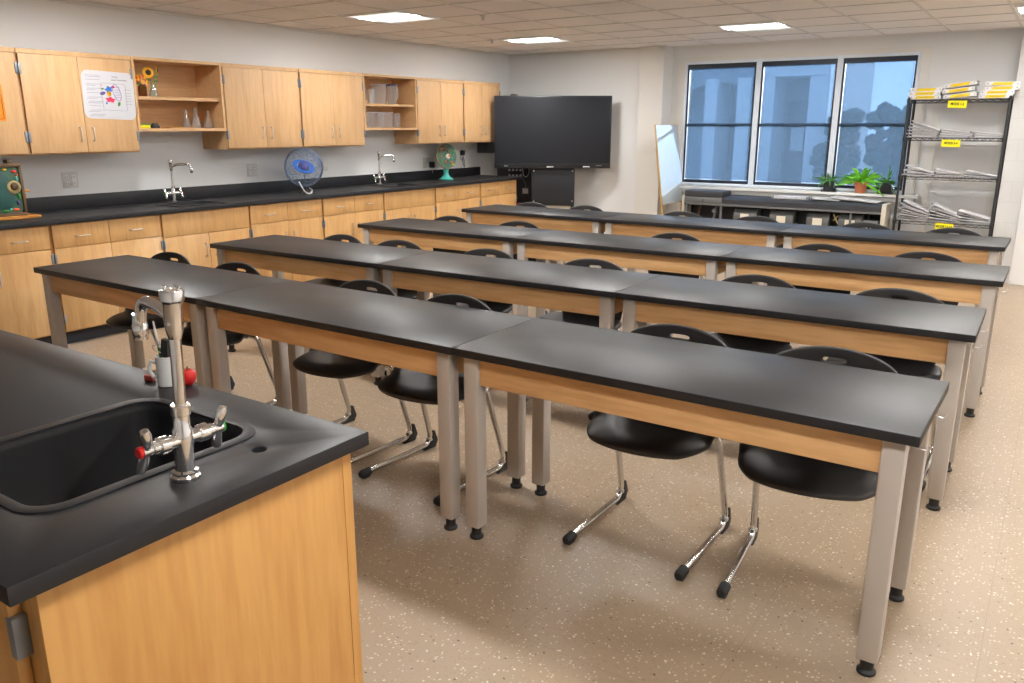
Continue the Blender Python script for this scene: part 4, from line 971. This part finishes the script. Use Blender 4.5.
# ------------------------------------------------------------------ plants on the sill
SZ = .8155
def frond(m, base, direc, L, wid, droop, n=12):
    d = Vector(direc).normalized(); up = Vector((0, 0, 1)); side = d.cross(up)
    if side.length < .05: side = Vector((1, 0, 0))
    side.normalize(); ph = R.choice((-1, 1))*R.uniform(.6, 1.3); side = side*math.cos(ph)+side.cross(d)*math.sin(ph); pts = [Vector(base)+d*(L*i/n)+Vector((0, 0, -droop*L*(i/n)**2)) for i in range(n+1)]
    rows = []
    for i, p in enumerate(pts):
        q = i/n; w = wid*(.12+.88*math.sin(min(1, q*1.5)*PI*.5))*(1.0-q**2.2)**.8*(1.0 if i % 2 else .62)
        rows.append([m.bm.verts.new(p-side*w+Vector((0, 0, -.25*w))), m.bm.verts.new(p), m.bm.verts.new(p+side*w+Vector((0, 0, -.25*w)))])
    for a, b in zip(rows, rows[1:]):
        for k in range(2): m.bm.faces.new((a[k], a[k+1], b[k+1], b[k]))
def potted(name, label, x, kind, y=9.645):
    t = thing(name, label, 'plant', (x, y, SZ), group='potted ferns on the window sill')
    tr = MB().plate(rrect(-.075, .075, -.065, .065, .01), [rrect(-.072, .072, -.062, .062, .009)], 0, .03); tr.box(-.072, .072, -.062, .062, 0, .003)
    if kind == 'fern':
        MB().lathe([(.05, .0), (.068, .095), (.073, .097), (.073, .118), (.066, .118), (.063, .098)], 24, caps=True).build('pot', M['terracotta'], t)
        zt = .112; MB().lathe([(.062, .105), (.058, .113), (.001, .115)], 20).build('soil', M['soil'], t)
    else:
        tr.build('saucer', M['poly2'], t, smooth=False)
        MB().prism(rrect(-.055, .055, -.048, .048, .01), .004, .115, 'xy').build('pot', M['potblack'], t); MB().prism(rrect(-.05, .05, -.043, .043, .01), .115, .118, 'xy').build('soil', M['soil'], t); zt = .116
    m = MB()
    if kind == 'fern':
        for k in range(58):
            a = R.uniform(0, 2*PI); el = R.uniform(.05, 1.35); L = R.uniform(.19, .32)*(1 if math.sin(a) < .3 else .5)
            frond(m, (0, 0, zt), (math.cos(a)*math.cos(el), math.sin(a)*math.cos(el)*.6, math.sin(el)+.25), L, .030, R.uniform(.2, .75))
        for a in ((-.26, .05), (.2, -.03), (-.2, .12), (.16, .14), (.05, .22), (-.08, .22)):
            frond(m, (0, -.02, zt), (a[0], -.05, a[1]), .28, .03, .35)
    else:
        for k in range(34 if kind == 'left' else 26):
            a = R.uniform(0, 2*PI); el = R.uniform(0, 1.2); L = R.uniform(.07, .17)
            frond(m, (R.uniform(-.03, .03), R.uniform(-.02, .02), zt), (math.cos(a)*math.cos(el), math.sin(a)*math.cos(el)*.4-.12, math.sin(el)), L, .018, R.uniform(.3, .9), 8)
        if kind == 'left': frond(m, (0, 0, zt), (-.22, -.02, .09), .22, .016, .25); frond(m, (0, 0, zt), (.12, -.04, .13), .17, .016, .4)
        else:
            frond(m, (0, -.01, zt), (.02, -.01, .2), .22, .022, .05); frond(m, (0, -.01, zt), (.05, -.02, .2), .18, .018, .1)
            frond(m, (.03, -.03, zt), (.13, -.06, .0), .26, .026, 1.0); frond(m, (0, -.03, zt), (.06, -.06, .02), .2, .026, .9)
    f = m.build('fronds', M['leaf' if kind == 'fern' else 'leafd'], t, smooth=False, keep=True)
potted('potted_plant', 'small dark-potted plant on the sill left of the big fern', -2.165, 'left')
potted('potted_fern', 'bright green fern in a terracotta pot on the window sill', -1.83, 'fern', 9.635)
potted('potted_plant', 'small dark-potted plant on the sill beside the rack', -1.57, 'right', 9.635)

# ------------------------------------------------------------------ outside
struct(MB().box(-60, 40, YB+.3, 90, -.3, -.12).build('ground', M['grass'], smooth=False))
t = thing('neighbouring_building', 'pale building with columns and a doorway seen through the shaded window', 'building', (-7, 22, -.12))
MB().box(-7, 1.9, .8, 5, 0, 6.2).build('wall', M['facade'], t, smooth=False)
for x, w in ((-1.30, .34), (-.42, .36), (.14, .42), (1.42, .48)): MB().box(x, x+w, -.3, .8, 0, 2.85, .02).build('column', M['concrete'], t, smooth=False)
MB().box(.14, 1.9, -.32, .8, 2.85, 3.2, .02).build('lintel', M['concrete'], t, smooth=False)
pts = [(-2.6, 2.2), (-2.6, 3.3), (.14, 3.3), (.14, 2.2)]+[(-1.0+1.1*math.cos(a), 2.2+.55*math.sin(a)) for a in [PI*i/12 for i in range(13)]]
MB().prism(pts, -.1, .8, 'xz').build('arch', M['facade'], t, smooth=False)
d = MB().box(.66, 1.36, .7, .79, 0, 2.3).build('door', M['extglass'], t, smooth=False); MB().box(.80, 1.12, .66, .7, 1.0, 1.6).build('door_pane', M['concrete'], d, smooth=False)
MB().box(-.92, -.46, .72, .8, .4, 1.9).build('window', M['extglass'], t, smooth=False)
for i, (x, y, h) in enumerate([(-4.62, 21.2, 1.9), (-3.25, 21.6, 2.0), (-4.3, 25.0, 2.2)]):
    t = thing('distant_tree', '%s dark bushy tree outside the right window pane' % ['nearer left', 'nearer right', 'farther'][i], 'tree', (x, y, -.12), group='trees outside the window')
    MB().tube([(0, 0, 0), (.05, 0, h*.5)], .08, 8, r1=.05).build('trunk', M['brown'], t)
    m = MB()
    for k in range(46):
        a = R.uniform(0, 2*PI); q = R.uniform(.05, 1); rr = .52*math.sqrt(R.random())*(1.1-.45*q); m.ball((rr*math.cos(a), rr*math.sin(a), .2+q*h*.9), R.uniform(.12, .24), 1, 1, .9, 1)
    m.build('crown', M['foliage'], t, smooth=False)

# ------------------------------------------------------------------ light
wld = bpy.data.worlds.new('sky'); S.world = wld; wld.use_nodes = True
bg = wld.node_tree.nodes['Background']; bg.inputs[0].default_value = (.74, .85, 1.0, 1); bg.inputs[1].default_value = 2.4
sun = bpy.data.lights.new('sun', 'SUN'); sun.energy = 9; sun.angle = .02; sun.color = (1, .95, .88)
so = bpy.data.objects.new('sun', sun); COL.objects.link(so); so.rotation_euler = Vector((-.32, -1, -.235)).to_track_quat('-Z', 'Y').to_euler()

S.view_settings.view_transform = 'Standard'; S.view_settings.look = 'None'; S.view_settings.gamma = 1; S.view_settings.use_curve_mapping = False
S.view_settings.exposure = 1.0
S.cycles.use_denoising = True; S.cycles.max_bounces = 8; S.cycles.diffuse_bounces = 5; S.cycles.transparent_max_bounces = 24
S.cycles.sample_clamp_indirect = 6
